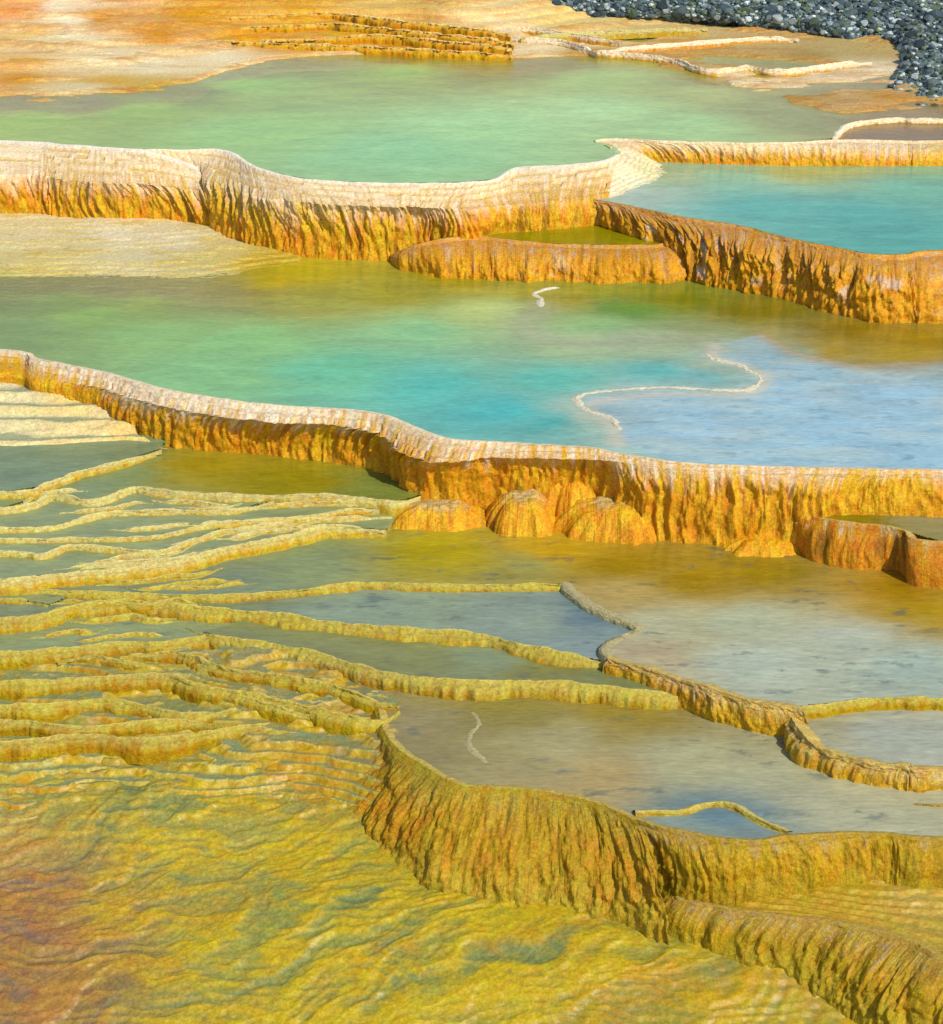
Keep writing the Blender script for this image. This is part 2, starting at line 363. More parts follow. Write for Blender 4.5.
# ================================================================== POOL LEVELS
LV = dict(A=.74, N=.70, B=.52, E=.27, C=0., F=-.33, b=-.40, c=-.45, d=-.485, e=-.51, f=-.53, g=-.56, D=-.64, i=-.66, L=-.68, G=-.71, l=-.75, M=-.73, m=-.80, n=-.855, H=-.835, p=-.91)
rimA = [(0,140),(66,144),(137,148),(190,149),(224,149),(239,155),(255,165),(285,174),(316,179),(382,182),(463,181),(494,178),(511,167),(540,165),(565,164),(605,160),(618,153),(612,147),(593,141),(616,137.5),(667,140),(748,142.5),(800,141),(829,137.5),(836,130),(845,124),(865,120),(901,117),(943,118)]
rimN = [(829,138),(860,139),(906,140),(943,140)]
rimB = [(590,198.5),(631,205),(682,216),(738,224),(789,237),(840,247),(870,253),(906,253),(943,249)]
rimE = [(450,232),(446,238),(480,235),(514,239),(565,243),(616,244),(656,243)]
rimC = [(0,348),(41,358),(102,370.5),(135,379),(168,388),(214,396),(280,404),(346,408),(387,414),(417,426),(448,437),(480,440),(540,443),(590,446),(616,451),(682,461),(768,465),(860,467),(943,468)]
rimF = [(801,507),(804,511),(819,516),(860,522),(896,526),(911,531),(943,540)]
rb = [(0,491),(41,484),(76,471),(117,461),(158,448)]
rc = [(0,507),(51,491),(92,499),(132,486),(178,491),(255,494),(331,494),(387,499),(402,498),(417,494)]
rd = [(0,527),(51,525),(102,512),(168,509),(229,509),(270,499)]
re_ = [(0,538),(76,537),(153,535),(214,522),(305,515),(350,508),(392,506)]
rf = [(0,550),(41,553),(66,544),(110,546),(153,550),(180,542),(216,528)]
rg = [(0,578),(51,574),(127,567),(178,560),(219,548),(285,535),(326,525),(387,527)]
rh = [(0,587),(102,591),(204,594),(244,593),(305,588),(366,581),(420,583),(480,584),(530,583),(565,582),(571,574)]
ri = [(0,598),(30,599),(51,602)]
rLD = [(566,582),(575,592),(600,608),(642,628),(612,643),(608,652),(618,660)]
rj = [(0,619),(76,605),(127,601),(168,604),(229,609),(280,614),(356,624),(480,634),(539,648),(616,660)]
rD = [(618,660),(667,674),(707,687),(748,699),(794,704),(860,697),(901,695),(943,697)]
rG = [(797,709),(795,720),(809,740),(829,752),(870,762),(906,765),(943,765)]
rk = [(190,624),(219,634),(275,643),(316,651),(366,666),(407,674),(480,680),(514,679),(565,681),(641,689),(697,692)]
rl = [(0,651),(66,647),(127,641),(168,641),(205,634),(238,626)]
rm = [(0,681),(102,676),(168,674),(204,684),(285,699),(356,716),(380,716),(394,708)]
rn = [(0,704),(51,702),(102,698),(148,704),(188,712),(235,704)]
rp = [(0,740),(76,733),(153,737),(200,730),(245,724),(300,718)]
rH = [(385,712),(392,725),(412,753),(463,781),(514,784),(565,791),(611,805),(636,815),(667,825),(707,833),(753,838),(789,832),(870,830),(943,835)]
def X(p):    # extend polygons sideways
    p = [tuple(q) for q in p]
    if p[0][0] <= 6: p = [(p[0][0]-240, p[0][1] + (p[0][1]-p[1][1])*.4)] + p
    if p[-1][0] >= 938: p = p + [(p[-1][0]+240, p[-1][1])]
    return p
POLY = [   # low to high, painted in this order
 ('H', X(rH) + [(1183,600),(385,640),(372,690)]),
 ('M', rk + [(720,690),(700,620),(190,600)]), ('l', X(rl) + [(260,600),(-240,600)]),
 ('L', X(rj) + [(650,655),(650,560),(-240,560)]), ('G', X(rG) + [(1183,660),(790,660)]), ('i', X(ri) + [(70,590),(-240,570)]),
 ('D', X(rh[:-1]) + rLD[1:-1] + X(rD) + [(1183,430),(-240,430)]),
 ('g', X(rg) + [(395,500),(-240,480)]), ('f', X(rf) + [(230,500),(-240,480)]), ('e', X(re_) + [(400,480),(-240,470)]),
 ('d', X(rd) + [(280,470),(-240,470)]), ('c', X(rc) + [(430,490),(430,420),(-240,420)]), ('b', X(rb) + [(165,430),(-240,430)]),
 ('F', X(rimF) + [(1183,420),(801,470)]),
 ('C', X(rimC) + [(1183,180),(-240,180)]), ('E', rimE + [(670,200),(450,200)]),
 ('B', X(rimB) + [(1183,120),(600,130)]), ('N', [(822,130)] + X(rimN) + [(1183,90),(840,90)]),
 ('A', X(rimA) + [(1183,15),(-240,15)]),
]
CELL = .02; X0, X1, Y0, Y1 = -11.5, 11.5, 12.5, 39.0
gx = np.arange(X0, X1, CELL) + CELL/2; gy = np.arange(Y0, Y1, CELL) + CELL/2
ID = np.zeros((len(gy), len(gx)), np.int16)
def paint(poly, z, val):
    W = at([p[0] for p in poly], [p[1] for p in poly], z)[:, :2]; W2 = np.roll(W, -1, 0)
    for j in range(len(gy)):
        y = gy[j]; cr = (W[:, 1] <= y) != (W2[:, 1] <= y)
        if not cr.any(): continue
        a, b = W[cr], W2[cr]; xs = np.sort(a[:, 0] + (y - a[:, 1]) / (b[:, 1] - a[:, 1]) * (b[:, 0] - a[:, 0]))
        for q in range(0, len(xs) - 1, 2): ID[j, (gx > xs[q]) & (gx <= xs[q+1])] = val
def smooth_poly(poly, nsub=6):
    return poly
for n_, (key, poly) in enumerate(POLY): paint(poly, LV[key], n_ + 1)
def dil(m, k):
    for _ in range(k):
        q = m.copy(); q[1:] |= m[:-1]; q[:-1] |= m[1:]; q[:, 1:] |= m[:, :-1]; q[:, :-1] |= m[:, 1:]; m = q
    return m
# ------------------------------------------------------------------ pool colours, wall and sky reflections and blue shadow painted in: (x, y, (sRGB), murk)
def C_(x, y, c, m): return (x, y, list(lin(c)) + [m])
TINT = {
 'A': [C_(20,103,(192,184,88),0.30),C_(90,104,(192,184,88),0.30),C_(170,92,(186,184,88),0.35),C_(230,74,(192,194,108),0.35),C_(300,61,(192,190,98),0.35),C_(400,60,(192,174,68),0.40),C_(540,64,(192,174,68),0.40),C_(720,82,(196,174,68),0.40),C_(30,120,(166,192,62),0.80),C_(130,110,(156,186,62),0.80),C_(-150,115,(166,192,62),0.80),C_(250,85,(156,192,82),0.85),C_(400,70,(166,192,70),0.85),C_(250,130,(154,194,98),0.85),C_(400,150,(140,190,120),0.90),C_(480,125,(162,202,122),0.90),C_(600,110,(172,204,124),0.90),C_(680,125,(166,198,116),0.85),C_(600,80,(174,194,96),0.85),C_(700,90,(184,190,96),0.80),C_(790,112,(182,182,94),0.60),C_(850,104,(186,160,68),0.40),C_(900,112,(192,154,58),0.40),C_(480,66,(184,164,62),0.60),C_(1100,110,(186,160,68),0.50)],
 'N': [C_(900,130,(176,140,72),.5)],
 'B': [C_(625,190,(186,204,176),.7),C_(660,178,(170,196,150),.7),C_(740,182,(128,188,156),.88),C_(760,205,(92,168,148),.92),C_(850,215,(84,162,142),.94),C_(900,235,(84,160,138),.94),C_(930,190,(112,176,140),.9),C_(800,172,(168,180,110),.8),C_(1100,215,(84,160,138),.94)],
 'E': [C_(540,234,(168,158,7),0.60),C_(420,240,(168,158,7),0.60)],
 'C': [C_(-150,320,(132,156,82),0.80),C_(20,330,(132,156,82),0.80),C_(40,287,(164,164,92),0.30),C_(-100,287,(164,164,92),0.30),C_(110,286,(172,170,102),0.30),C_(170,290,(182,174,102),0.30),C_(60,300,(138,158,72),0.80),C_(150,302,(152,170,72),0.80),C_(235,292,(182,170,82),0.35),C_(270,280,(206,182,31),0.60),C_(100,315,(140,174,76),0.85),C_(160,335,(140,182,98),0.88),C_(250,340,(134,186,106),0.90),C_(220,370,(132,184,112),0.90),C_(340,370,(104,184,136),0.93),C_(430,385,(84,178,156),0.95),C_(500,410,(72,170,160),0.96),C_(560,420,(66,158,146),0.96),C_(560,380,(90,176,150),0.94),C_(300,300,(164,168,76),0.75),C_(300,270,(203,190,31),0.60),C_(450,275,(183,167,23),0.60),C_(400,295,(170,170,62),0.60),C_(480,312,(172,196,118),0.85),C_(420,330,(132,188,128),0.90),C_(560,300,(179,169,29),0.60),C_(590,325,(142,180,106),0.85),C_(625,310,(98,153,29),0.70),C_(680,300,(143,150,26),0.60),C_(760,310,(145,133,23),0.60),C_(850,330,(165,135,23),0.60),C_(930,340,(172,142,23),0.60),C_(830,352,(183,151,29),0.60),C_(905,357,(181,153,29),0.60),C_(640,345,(162,180,130),0.80),C_(570,345,(162,188,126),0.80),C_(700,335,(154,164,98),0.75),C_(720,365,(164,182,142),0.80),C_(650,372,(94,172,158),0.92),C_(700,378,(114,172,162),0.90),C_(600,415,(202,208,166),0.70),C_(640,400,(180,194,186),0.85),C_(700,425,(156,184,190),0.92),C_(800,395,(150,182,192),0.92),C_(900,395,(136,180,198),0.93),C_(850,430,(142,180,194),0.93),C_(930,450,(144,182,194),0.93),C_(780,352,(144,166,132),0.85),C_(820,372,(140,176,178),0.90),C_(1100,400,(144,182,194),0.93)],
 'c': [C_(300,478,(166,152,24),0.65),C_(200,465,(180,159,29),0.65),C_(120,470,(142,161,99),0.70),C_(60,486,(138,156,110),0.70),C_(380,488,(138,151,66),0.65)],
 'b': [C_(60,460,(135,156,114),0.70)],
 'D': [C_(300,560,(140,154,100),0.80),C_(200,580,(129,143,109),0.80),C_(450,550,(196,180,30),0.60),C_(520,565,(160,160,86),0.75),C_(560,550,(218,176,30),0.60),C_(620,565,(181,147,21),0.60),C_(700,580,(181,147,22),0.60),C_(750,570,(164,137,21),0.60),C_(900,590,(192,147,20),0.60),C_(930,615,(196,161,24),0.60),C_(620,595,(189,165,95),0.70),C_(660,625,(180,180,139),0.85),C_(750,620,(173,180,145),0.88),C_(750,665,(173,182,157),0.90),C_(850,640,(176,182,157),0.90),C_(920,665,(160,176,155),0.90),C_(650,650,(187,171,127),0.80),C_(1100,640,(165,176,155),0.90)],
 'L': [C_(400,606,(141,156,125),0.85),C_(550,625,(145,160,136),0.88),C_(600,640,(134,151,143),0.88),C_(200,600,(129,140,103),0.80),C_(600,618,(100,123,129),0.85)],
 'M': [C_(400,655,(141,143,85),0.75),C_(550,672,(143,140,71),0.70),C_(500,655,(138,151,112),0.80),C_(660,682,(134,145,94),0.70)],
 'H': [C_(430,725,(156,143,94),0.75),C_(500,715,(163,149,67),0.60),C_(620,716,(168,145,56),0.60),C_(550,745,(170,160,109),0.85),C_(700,765,(174,171,125),0.88),C_(850,805,(179,176,138),0.88),C_(780,770,(168,165,125),0.85),C_(600,780,(179,156,98),0.80),C_(700,825,(134,149,132),0.85),C_(720,812,(107,134,138),0.85),C_(1100,820,(179,176,138),0.88)],
 'G': [C_(880,735,(170,173,150),0.88),C_(820,725,(168,162,123),0.80)],
 'F': [C_(850,514,(143,129,5),0.60),C_(943,522,(150,148,100),0.70)],
}
DEF = [C_(0, 600, (148,158,106), .8)]
BEDC = {'A': (176,176,110), 'B': (150,180,140), 'C': (190,176,50), 'E': (150,120,24), 'D': (150,124,30), 'F': (140,112,20), 'H': (160,140,60), 'c': (140,124,24), 'N': (176,130,60)}
DEPTH = {'A': .35, 'B': .3, 'C': .35, 'E': .06, 'D': .12, 'H': .1, 'c': .08, 'G': .08, 'F': .05}
GX, GY = np.meshgrid(gx, gy)
ppx, _ = proj(np.stack([GX, GY, np.zeros_like(GX)], -1))
inview = (ppx > -235) & (ppx < 1178)
bedz = np.full(ID.shape, np.nan)
POOLNAME = {}
for n_, (key, poly) in enumerate(POLY):
    z = LV[key]; own = (ID == n_ + 1) & inview
    m = dil(own, 2) & inview
    jj, ii = np.nonzero(m)
    if len(jj) == 0: continue
    vid = {}; W = len(gx) + 1
    corners = np.stack([jj*W+ii, jj*W+ii+1, (jj+1)*W+ii+1, (jj+1)*W+ii], 1)
    uq, inv = np.unique(corners, return_inverse=True); Q = inv.reshape(corners.shape)
    vx = X0 + (uq % W) * CELL; vy = Y0 + (uq // W) * CELL
    V = np.stack([vx, vy, np.full(len(vx), z)], 1)
    T = idw(warpP(V, .14, 1.0, 5), TINT.get(key, DEF), z, 3.4); T[:, :3] *= {'A': 1.22, 'B': 1.12, 'C': 1.12}.get(key, 1.06)
    # slow surface streaks of carbonate and algae colour
    dn = fbm(vx * .9, vy * 3.2, 5, 77, .6)
    col = T[:, :3] * (1 + .10 * dn[:, None]);
    if key in 'DHGLMil':     # darker leafy tracks lying on the shallow floor
        tr = ss(.16, .38, fbm(vx * 3.2, vy * 7, 5, 90, .65)) * ss(.0, .3, vn(vx * .9, vy * 1.3, 91) + .2)
        col = mix(col, lin((96,112,104)), .6 * tr)
    if key == 'C':
        snake = [(715,345),(716,358),(743,365),(763,376),(763,386),(738,394),(667,391),(605,396),(583,402),(590,410),(616,422),(621,443)]
        Wp = crom(np.array([at(a, b, 0)[:2] for a, b in snake]), np.linspace(0, len(snake)-1, 60))
        pg = np.concatenate([Wp, at([700,1183,1183,906,860,794,763],[470,470,361,362,366,352,334], 0)[:, :2]]); p2 = np.roll(pg, -1, 0)
        ins = np.zeros(len(vx), bool)
        for a, b in zip(pg, p2):
            cr_ = (a[1] <= vy) != (b[1] <= vy); xc = a[0] + (vy - a[1]) / (b[1] - a[1] + 1e-12) * (b[0] - a[0]); ins ^= cr_ & (xc > vx)
        dd = np.full(len(vx), 99.)
        for q in Wp: dd = np.minimum(dd, np.hypot(vx - q[0], vy - q[1]))
        ddn = dd * (1 + .6 * fbm(vx * 2.2, vy * 3, 3, 98))
        pale = mix(np.broadcast_to(lin((160,196,204)), col.shape), lin((182,202,196)), ss(-.2, .4, fbm(vx * 1.5, vy * 4, 4, 97)))
        col = np.where(ins[:, None], mix(col, pale, .7 + .2 * np.exp(-(ddn / .5) ** 2)), mix(col, lin((176,196,176)), .6 * np.exp(-(ddn / .24) ** 2)))
        spk = ss(.18, .4, fbm(vx * 3.5, vy * 7, 5, 96, .65)) * ins
        col = mix(col, lin((104,146,160)), .45 * spk)
        for pts_, w_, a_, tint_ in (([(539,309),(524,327),(565,342),(667,340),(718,347)], .22, .45, (180,186,140)), ([(715,345),(716,358),(743,365),(763,376),(763,386),(738,394),(667,394),(605,400),(590,409),(612,424),(618,443)], .07, .5, (214,206,176)), ([(763,332),(794,353),(860,366),(906,366),(943,361),(1000,358)], .10, .35, (196,160,90))):
            Wp = crom(np.array([at(a, b, z)[:2] for a, b in pts_]), np.linspace(0, len(pts_)-1, 90)); dd = np.full(len(vx), 99.)
            for q in Wp: dd = np.minimum(dd, np.hypot(vx - q[0], (vy - q[1]) * .8))
            dd = dd * (1 + .5 * fbm(vx * 3, vy * 4, 3, 99))
            col = mix(col, lin(tint_), min(1, a_ * 1.6) * np.exp(-(dd / w_) ** 2))
        rp_ = ss(.3, .7, fbm(vx * 2.5, vy * 9, 4, 95, .6)) * .25
        col = mix(col, col * np.array([.75, .9, .85]), rp_)
    mesh_obj('water', V, Q, M_WATER, None, col, T[:, 3] , origin=np.zeros(3, np.float32))['kind'] = 'structure'
# pool floors: one sheet, deeper away from the edges of each pool
dist = np.zeros(ID.shape, np.float32)
edge = np.zeros(ID.shape, bool)
edge[1:] |= ID[1:] != ID[:-1]; edge[:, 1:] |= ID[:, 1:] != ID[:, :-1]; edge[:-1] |= ID[1:] != ID[:-1]; edge[:, :-1] |= ID[:, 1:] != ID[:, :-1]
fr_ = edge.copy(); dist[:] = 40
for k in range(40):
    dist[fr_ & (dist == 40)] = k; fr_ = dil(fr_, 1)
keys = [None] + [p[0] for p in POLY]
zl = np.array([-1.6] + [LV[k] for k in keys[1:]]); dp = np.array([.1] + [DEPTH.get(k, .04) for k in keys[1:]])
bc = np.array([lin((150,130,60))] + [lin(BEDC.get(k, (150,136,60))) for k in keys[1:]])
bz = zl[ID] - .012 - dp[ID] * ss(1, 38, dist) * (1 + .35 * fbm(GX * 1.3, GY * 1.7, 3, 12)) - .01 * fbm(GX * 4, GY * 7, 3, 14)
# submerged ridges in the large middle pool
def ridge(pts, z, w, h):
    global bz
    Wp = crom(np.array([at(a, b, z)[:2] for a, b in pts]), np.linspace(0, len(pts)-1, 80)); d = np.full(ID.shape, 99.)
    for q in Wp: d = np.minimum(d, np.hypot(GX - q[0], GY - q[1]))
    bz = np.where(d < w * 3, np.maximum(bz, z - .025 - (1 - np.exp(-(d / w) ** 2)) * h), bz)
    return np.exp(-(d / w) ** 2)
r1 = ridge([(539,309),(524,327),(565,342),(667,340),(718,347)], 0, .25, .3)
r2 = ridge([(579,400),(605,394),(667,390),(738,392),(763,382),(743,365),(715,345)], 0, .2, .3)
r3 = ridge([(763,332),(794,353),(860,365),(906,365),(943,360)], 0, .2, .2)
bcol = bc[ID] * (1 + .12 * fbm(GX * 2, GY * 4, 4, 16)[..., None])
bcol = mix(bcol, lin((206,200,160)), .8 * np.maximum(r1, r2))
m = dil((ID > 0), 2) & inview
m = m[:-1, :-1] & m[1:, :-1] & m[:-1, 1:] & m[1:, 1:]
jj, ii = np.nonzero(m); Wd = len(gx)
co = np.stack([jj*Wd+ii, jj*Wd+ii+1, (jj+1)*Wd+ii+1, (jj+1)*Wd+ii], 1)
uq, inv = np.unique(co, return_inverse=True)
V = np.stack([GX.ravel()[uq], GY.ravel()[uq], bz.ravel()[uq]], 1)
mesh_obj('pool_bed', V, inv.reshape(co.shape), M_BED, None, bcol.reshape(-1, 3)[uq])['kind'] = 'structure'

# ================================================================== SLOPING GROUND
def ground_patch(name, rows, cols, zr, step, warp, fx, fy, seed, mat, lipc, lipa=.6, du=.012, dv=.012, power=3, round_=.45, extra=None, kind='structure', label=None, cat=None, wfun=None):
    P = patch(rows, du, dv)
    base = P.copy()
    T = idw(warpP(P, .2, .8, seed), cols, None, power)
    zz, f = terrace(P, step, warp, fx, fy, seed, round_=round_)
    if wfun is None: P[..., 2] = zz
    else: wt = wfun(P); P[..., 2] = zz * wt + (P[..., 2] - .5 * step) * (1 - wt)
    P[..., 2] += .004 * fbm(P[..., 0]*14, P[..., 1]*20, 3, seed + 3)
    c = T[..., :3]
    lipw = ss(1 - round_ - .1, 1 - round_ * .3, f) 
    lipn = .55 + .9 * fbm(P[..., 0]*1.3, P[..., 1]*4, 3, seed + 8)
    c = mix(c, lipc if lipc.ndim == 1 else lipc, np.clip(lipa * lipw * lipn, 0, 1))
    if extra: c, P = extra(P, c, f, base)
    nn = gnorm(P); flip = nn[..., 2].mean() < 0
    o = mesh_obj(name, P, gridq(P.shape[0], P.shape[1], flip), mat, None, c)
    tag(o, label, cat, None, kind); return o
def K(x, y, z, c): return (x, y, z, list(lin(c)))
# foreground cascade
rows = [
 [(-240,748,-1.0),(0,744,-.98),(150,738,-.96),(250,722,-.915),(340,704,-.875),(402,702,-.86)],
 [(-240,800,-1.16),(0,795,-1.13),(130,790,-1.11),(230,780,-1.08),(320,768,-1.05),(420,765,-1.02)],
 [(-240,868,-1.39),(0,860,-1.36),(120,860,-1.35),(230,852,-1.32),(330,846,-1.28),(520,850,-1.20)],
 [(-240,940,-1.64),(0,930,-1.60),(150,930,-1.58),(300,922,-1.49),(450,912,-1.40),(720,900,-1.32)],
 [(-240,1010,-1.88),(0,1000,-1.84),(200,1000,-1.80),(400,985,-1.68),(600,965,-1.55),(960,960,-1.50)],
 [(-240,1100,-2.18),(0,1090,-2.14),(220,1090,-2.08),(450,1080,-2.0),(700,1070,-1.90),(1180,1070,-1.84)],
 [(-240,1300,-2.6),(0,1300,-2.6),(220,1300,-2.5),(450,1300,-2.4),(700,1300,-2.3),(1180,1300,-2.2)]]
cols = [K(60,770,-1.2,(150,142,60)),K(200,760,-1.15,(160,134,40)),K(300,760,-1.12,(176,134,30)),K(370,740,-1.,(150,130,80)),K(380,790,-1.2,(166,124,30)),K(60,820,-1.35,(156,146,62)),K(200,830,-1.35,(164,148,52)),K(300,860,-1.42,(162,150,56)),K(150,870,-1.5,(144,142,72)),K(20,860,-1.5,(170,140,80)),K(40,930,-1.72,(140,96,64)),K(100,960,-1.8,(136,100,66)),K(130,1000,-1.92,(132,100,60)),K(0,1020,-2.,(130,96,60)),K(200,950,-1.75,(152,144,60)),K(280,940,-1.7,(142,146,60)),K(380,900,-1.55,(156,148,44)),K(360,960,-1.72,(134,138,60)),K(480,930,-1.6,(146,132,28)),K(560,930,-1.62,(128,118,22)),K(640,940,-1.66,(112,104,18)),K(500,1000,-1.82,(150,138,28)),K(620,990,-1.78,(148,136,34)),K(350,1020,-1.95,(146,136,44)),K(750,1010,-1.8,(156,132,24)),K(700,975,-1.72,(134,116,18)),K(900,1060,-1.9,(156,132,24)),K(-150,900,-1.6,(140,110,60))]
def fg(P, c, f, base):
    x, y = P[..., 0], P[..., 1]; t = .30 * ss(16, 14.3, y); a = x + .25 * y; b = y - t * x
    wx = .35 * fbm(x * .9, y * 1.3, 3, 520); wy = .30 * fbm(x * 1.1, y * 1.5, 3, 521)
    low = ss(15.4, 14.2, y)                      # the foot of the cascade is smoother
    r1 = 1 - np.abs(fbm((a + wx) * .8, (b + wy) * 4.0, 4, 501, .5)) * 2.6
    r2 = 1 - np.abs(fbm((a + wy) * 1.7, (b + wx) * 9., 4, 502, .6)) * 2.4
    lo = fbm((a + wx) * 1.1, (b + wy) * 4.0, 4, 511, .55)
    P[..., 2] += (.012 + .008 * low) * np.clip(r1, -.5, 1) + .005 * np.clip(r2, -.5, 1) + .0012 * fbm(x * 12, y * 30, 3, 530)
    xr = -x + .6 * fbm(x, y * 1.5, 4, 541); red = .85 * np.clip(ss(1.8, 2.8, xr) * ss(14.9, 13.9, y) + .45 * ss(2.3, 3.0, xr) * ss(15.9, 15.2, y), 0, 1)
    lipc = ss(.35, .75, f) * (1 - .6 * low)
    c = mix(c, lin((136,142,78)), (1 - lipc) * (.8 - .55 * low) * (1 - .8 * red))
    gold = np.clip(.8 * ss(.30, .9, r1 * (.25 + .45 * low) + r2 * .25 * low + .5 * lipc * (.6 + 1.2 * fbm(x * 1.6, y * 3, 3, 545))), 0, .85)
    c = mix(c, mix(lin((190,160,12)), lin((160,108,56)), red), gold)
    c = mix(c, mix(lin((108,124,76)), lin((112,92,92)), red), .75 * ss(.0, .4, lo) * (1 - .8 * lipc) * (1 - .5 * gold))
    c = mix(c, lin((186,122,10)), .65 * ss(.05, .45, fbm(a * .8, b * 2.4, 4, 540)) * (1 - red) * (.3 + .7 * lipc) * (.4 + .6 * ss(-1.6, -.4, x)))
    return c * (.84 + .0 * low)[..., None], P
ground_patch('flow_slope', rows, cols, None, .058, .22, .8, 1.7, 101, M_FLOW, lin((196,162,24)), .5, extra=fg, round_=.6, du=.011, dv=.011, wfun=lambda P: .22 + .78 * ss(14.3, 15.6, P[..., 1]))
rows = [
 [(-240,640,-.77),(0,640,-.775),(90,638,-.775),(180,634,-.765),(240,640,-.77),(310,660,-.775),(380,690,-.80),(400,702,-.815)],
 [(-240,672,-.83),(0,672,-.83),(90,668,-.825),(180,665,-.815),(240,676,-.81),(310,692,-.815),(372,702,-.825),(400,708,-.84)],
 [(-240,712,-.91),(0,712,-.91),(90,708,-.90),(180,704,-.89),(240,706,-.87),(310,712,-.86),(370,716,-.86),(400,722,-.89)],
 [(-240,760,-1.04),(0,758,-1.03),(90,754,-1.02),(180,746,-.99),(240,740,-.95),(310,738,-.93),(366,740,-.915),(402,752,-.90)],
 [(-240,820,-1.24),(0,816,-1.22),(90,810,-1.20),(180,800,-1.16),(240,794,-1.13),(310,790,-1.12),(356,794,-1.075),(398,800,-1.04)],
 [(-240,868,-1.48),(0,862,-1.47),(90,856,-1.45),(180,850,-1.42),(240,846,-1.42),(310,842,-1.40),(362,846,-1.42),(410,852,-1.44)]]
cols = [K(20,660,-.8,(150,146,80)),K(150,650,-.8,(158,150,80)),K(280,680,-.8,(166,144,84)),K(350,700,-.83,(150,134,80)),K(60,700,-.88,(144,142,72)),K(200,700,-.86,(146,142,74)),K(300,720,-.88,(166,144,70)),K(60,780,-1.1,(156,148,62)),K(200,780,-1.1,(166,146,50)),K(320,770,-1.05,(176,138,30)),K(375,760,-1.,(140,126,80)),K(200,840,-1.3,(156,150,64)),K(320,830,-1.25,(168,138,34))]
def rs(P, c, f, base):
    x, y = P[..., 0], P[..., 1]
    P[..., 2] += .014 * fbm(x * 2.6, y * 5, 4, 561)
    lipc = ss(.38, .62, f); n = fbm(x * 1.5, y * 3.5, 4, 555)
    P[..., 2] += .008 * fbm(x * 6, y * 12, 4, 557) * (.3 + lipc)
    c = mix(c, lin((130,142,96)), (1 - lipc) * (.35 + .6 * ss(-.25, .2, n)))
    c = mix(c, lin((192,158,18)), .8 * lipc * ss(-.45, .25, fbm(x * 3, y * 5, 4, 556)))
    c = mix(c, lin((206,190,120)), .55 * ss(.86, .97, f))
    c = mix(c, lin((178,120,10)), .5 * ss(.0, .4, fbm(x * 1.2, y * 2.6, 3, 558)) * lipc)
    return c * .84, P
ground_patch('ripple_slope', rows, cols, None, .048, .15, .9, 2.0, 141, M_FLOW, lin((196,170,60)), .4, extra=rs, round_=.55, du=.011, dv=.011)
# ledge below the centre pool
rows = [
 [(672,888,-1.20),(750,872,-1.13),(820,870,-1.12),(890,866,-1.09),(960,864,-1.08),(1180,860,-1.08)],
 [(674,893,-1.23),(750,894,-1.20),(820,896,-1.18),(890,900,-1.18),(960,905,-1.18),(1180,912,-1.18)],
 [(684,900,-1.25),(757,911,-1.255),(830,920,-1.26),(900,936,-1.26),(957,956,-1.26),(1180,1004,-1.26)]]
cols = [K(720,895,-1.3,(140,120,24)),K(800,893,-1.3,(156,130,24)),K(850,905,-1.3,(160,132,30)),K(900,915,-1.3,(164,146,72)),K(930,890,-1.3,(172,144,30)),K(880,885,-1.3,(160,130,30))]
ground_patch('ledge_floor', rows, cols, None, .022, .05, 1.0, 2.4, 131, M_FLOW, lin((190,144,24)), .6)
# white step field under the left end of the middle dam
rows = [
 [(-240,365,-.03),(0,366,-.05),(50,374,-.08),(92,388,-.14),(128,412,-.25)],
 [(-240,405,-.20),(0,405,-.22),(50,408,-.23),(95,414,-.26),(140,434,-.36)],
 [(-240,446,-.39),(0,444,-.39),(50,440,-.38),(105,438,-.385),(165,446,-.42)],
 [(-240,470,-.52),(0,470,-.52),(50,466,-.52),(110,456,-.50),(180,455,-.54)]]
cols = [K(20,380,-.1,(200,190,150)),K(60,400,-.2,(196,172,110)),K(20,415,-.28,(196,186,140)),K(90,425,-.3,(206,190,140)),K(30,440,-.38,(206,192,140)),K(110,440,-.38,(206,176,100))]
def wf(P, c, f, base):
    c = mix(c, lin((126,140,110)), .75 * (1 - ss(.25, .5, f)))
    return c, P
ground_patch('step_field', rows, cols, None, .075, .07, 1.0, 2.2, 151, M_PALE, lin((214,180,96)), .5, extra=wf, round_=.62)
# pale rippled flat at the left edge of the middle pool
rows = [
 [(-240,205,.16),(0,205,.15),(100,208,.14),(190,212,.13),(230,228,.10),(275,243,.06),(330,250,.0)],
 [(-240,240,.09),(0,240,.085),(100,243,.08),(190,243,.07),(240,250,.04),(285,256,.02),(335,258,-.03)],
 [(-240,270,.03),(0,270,.03),(100,270,.025),(185,272,.02),(240,272,.005),(295,267,-.01),(345,266,-.06)],
 [(-240,300,-.12),(0,300,-.12),(100,300,-.12),(185,306,-.12),(250,304,-.12),(315,292,-.12),(370,286,-.16)]]
cols = [K(40,235,.09,(206,190,140)),K(120,235,.08,(212,200,164)),K(180,240,.08,(206,194,158)),K(40,262,.03,(200,182,116)),K(130,265,.03,(202,188,140)),K(220,255,.03,(196,178,104)),K(260,262,.01,(184,156,44)),K(210,272,.01,(190,178,120)),K(0,282,.0,(160,160,90)),K(290,262,0,(170,144,30))]
ground_patch('pale_flat', rows, cols, None, .018, .035, .7, 2.0, 171, M_PALE, lin((190,162,66)), .75, round_=.5)
rows = [
 [(592,141,.73),(632,148,.70),(660,163,.53),(700,167,.50)],
 [(614,150,.755),(634,160,.66),(654,171,.54),(676,178,.49)],
 [(609,163,.74),(622,173,.64),(636,184,.54),(652,192,.48)],
 [(603,182,.60),(604,190,.56),(606,198,.52),(622,203,.48)]]
cols = [K(610,155,.74,(226,212,180)),K(640,165,.6,(224,208,170)),K(600,190,.56,(220,204,170)),K(640,190,.5,(206,206,170)),K(670,175,.5,(206,200,150))]
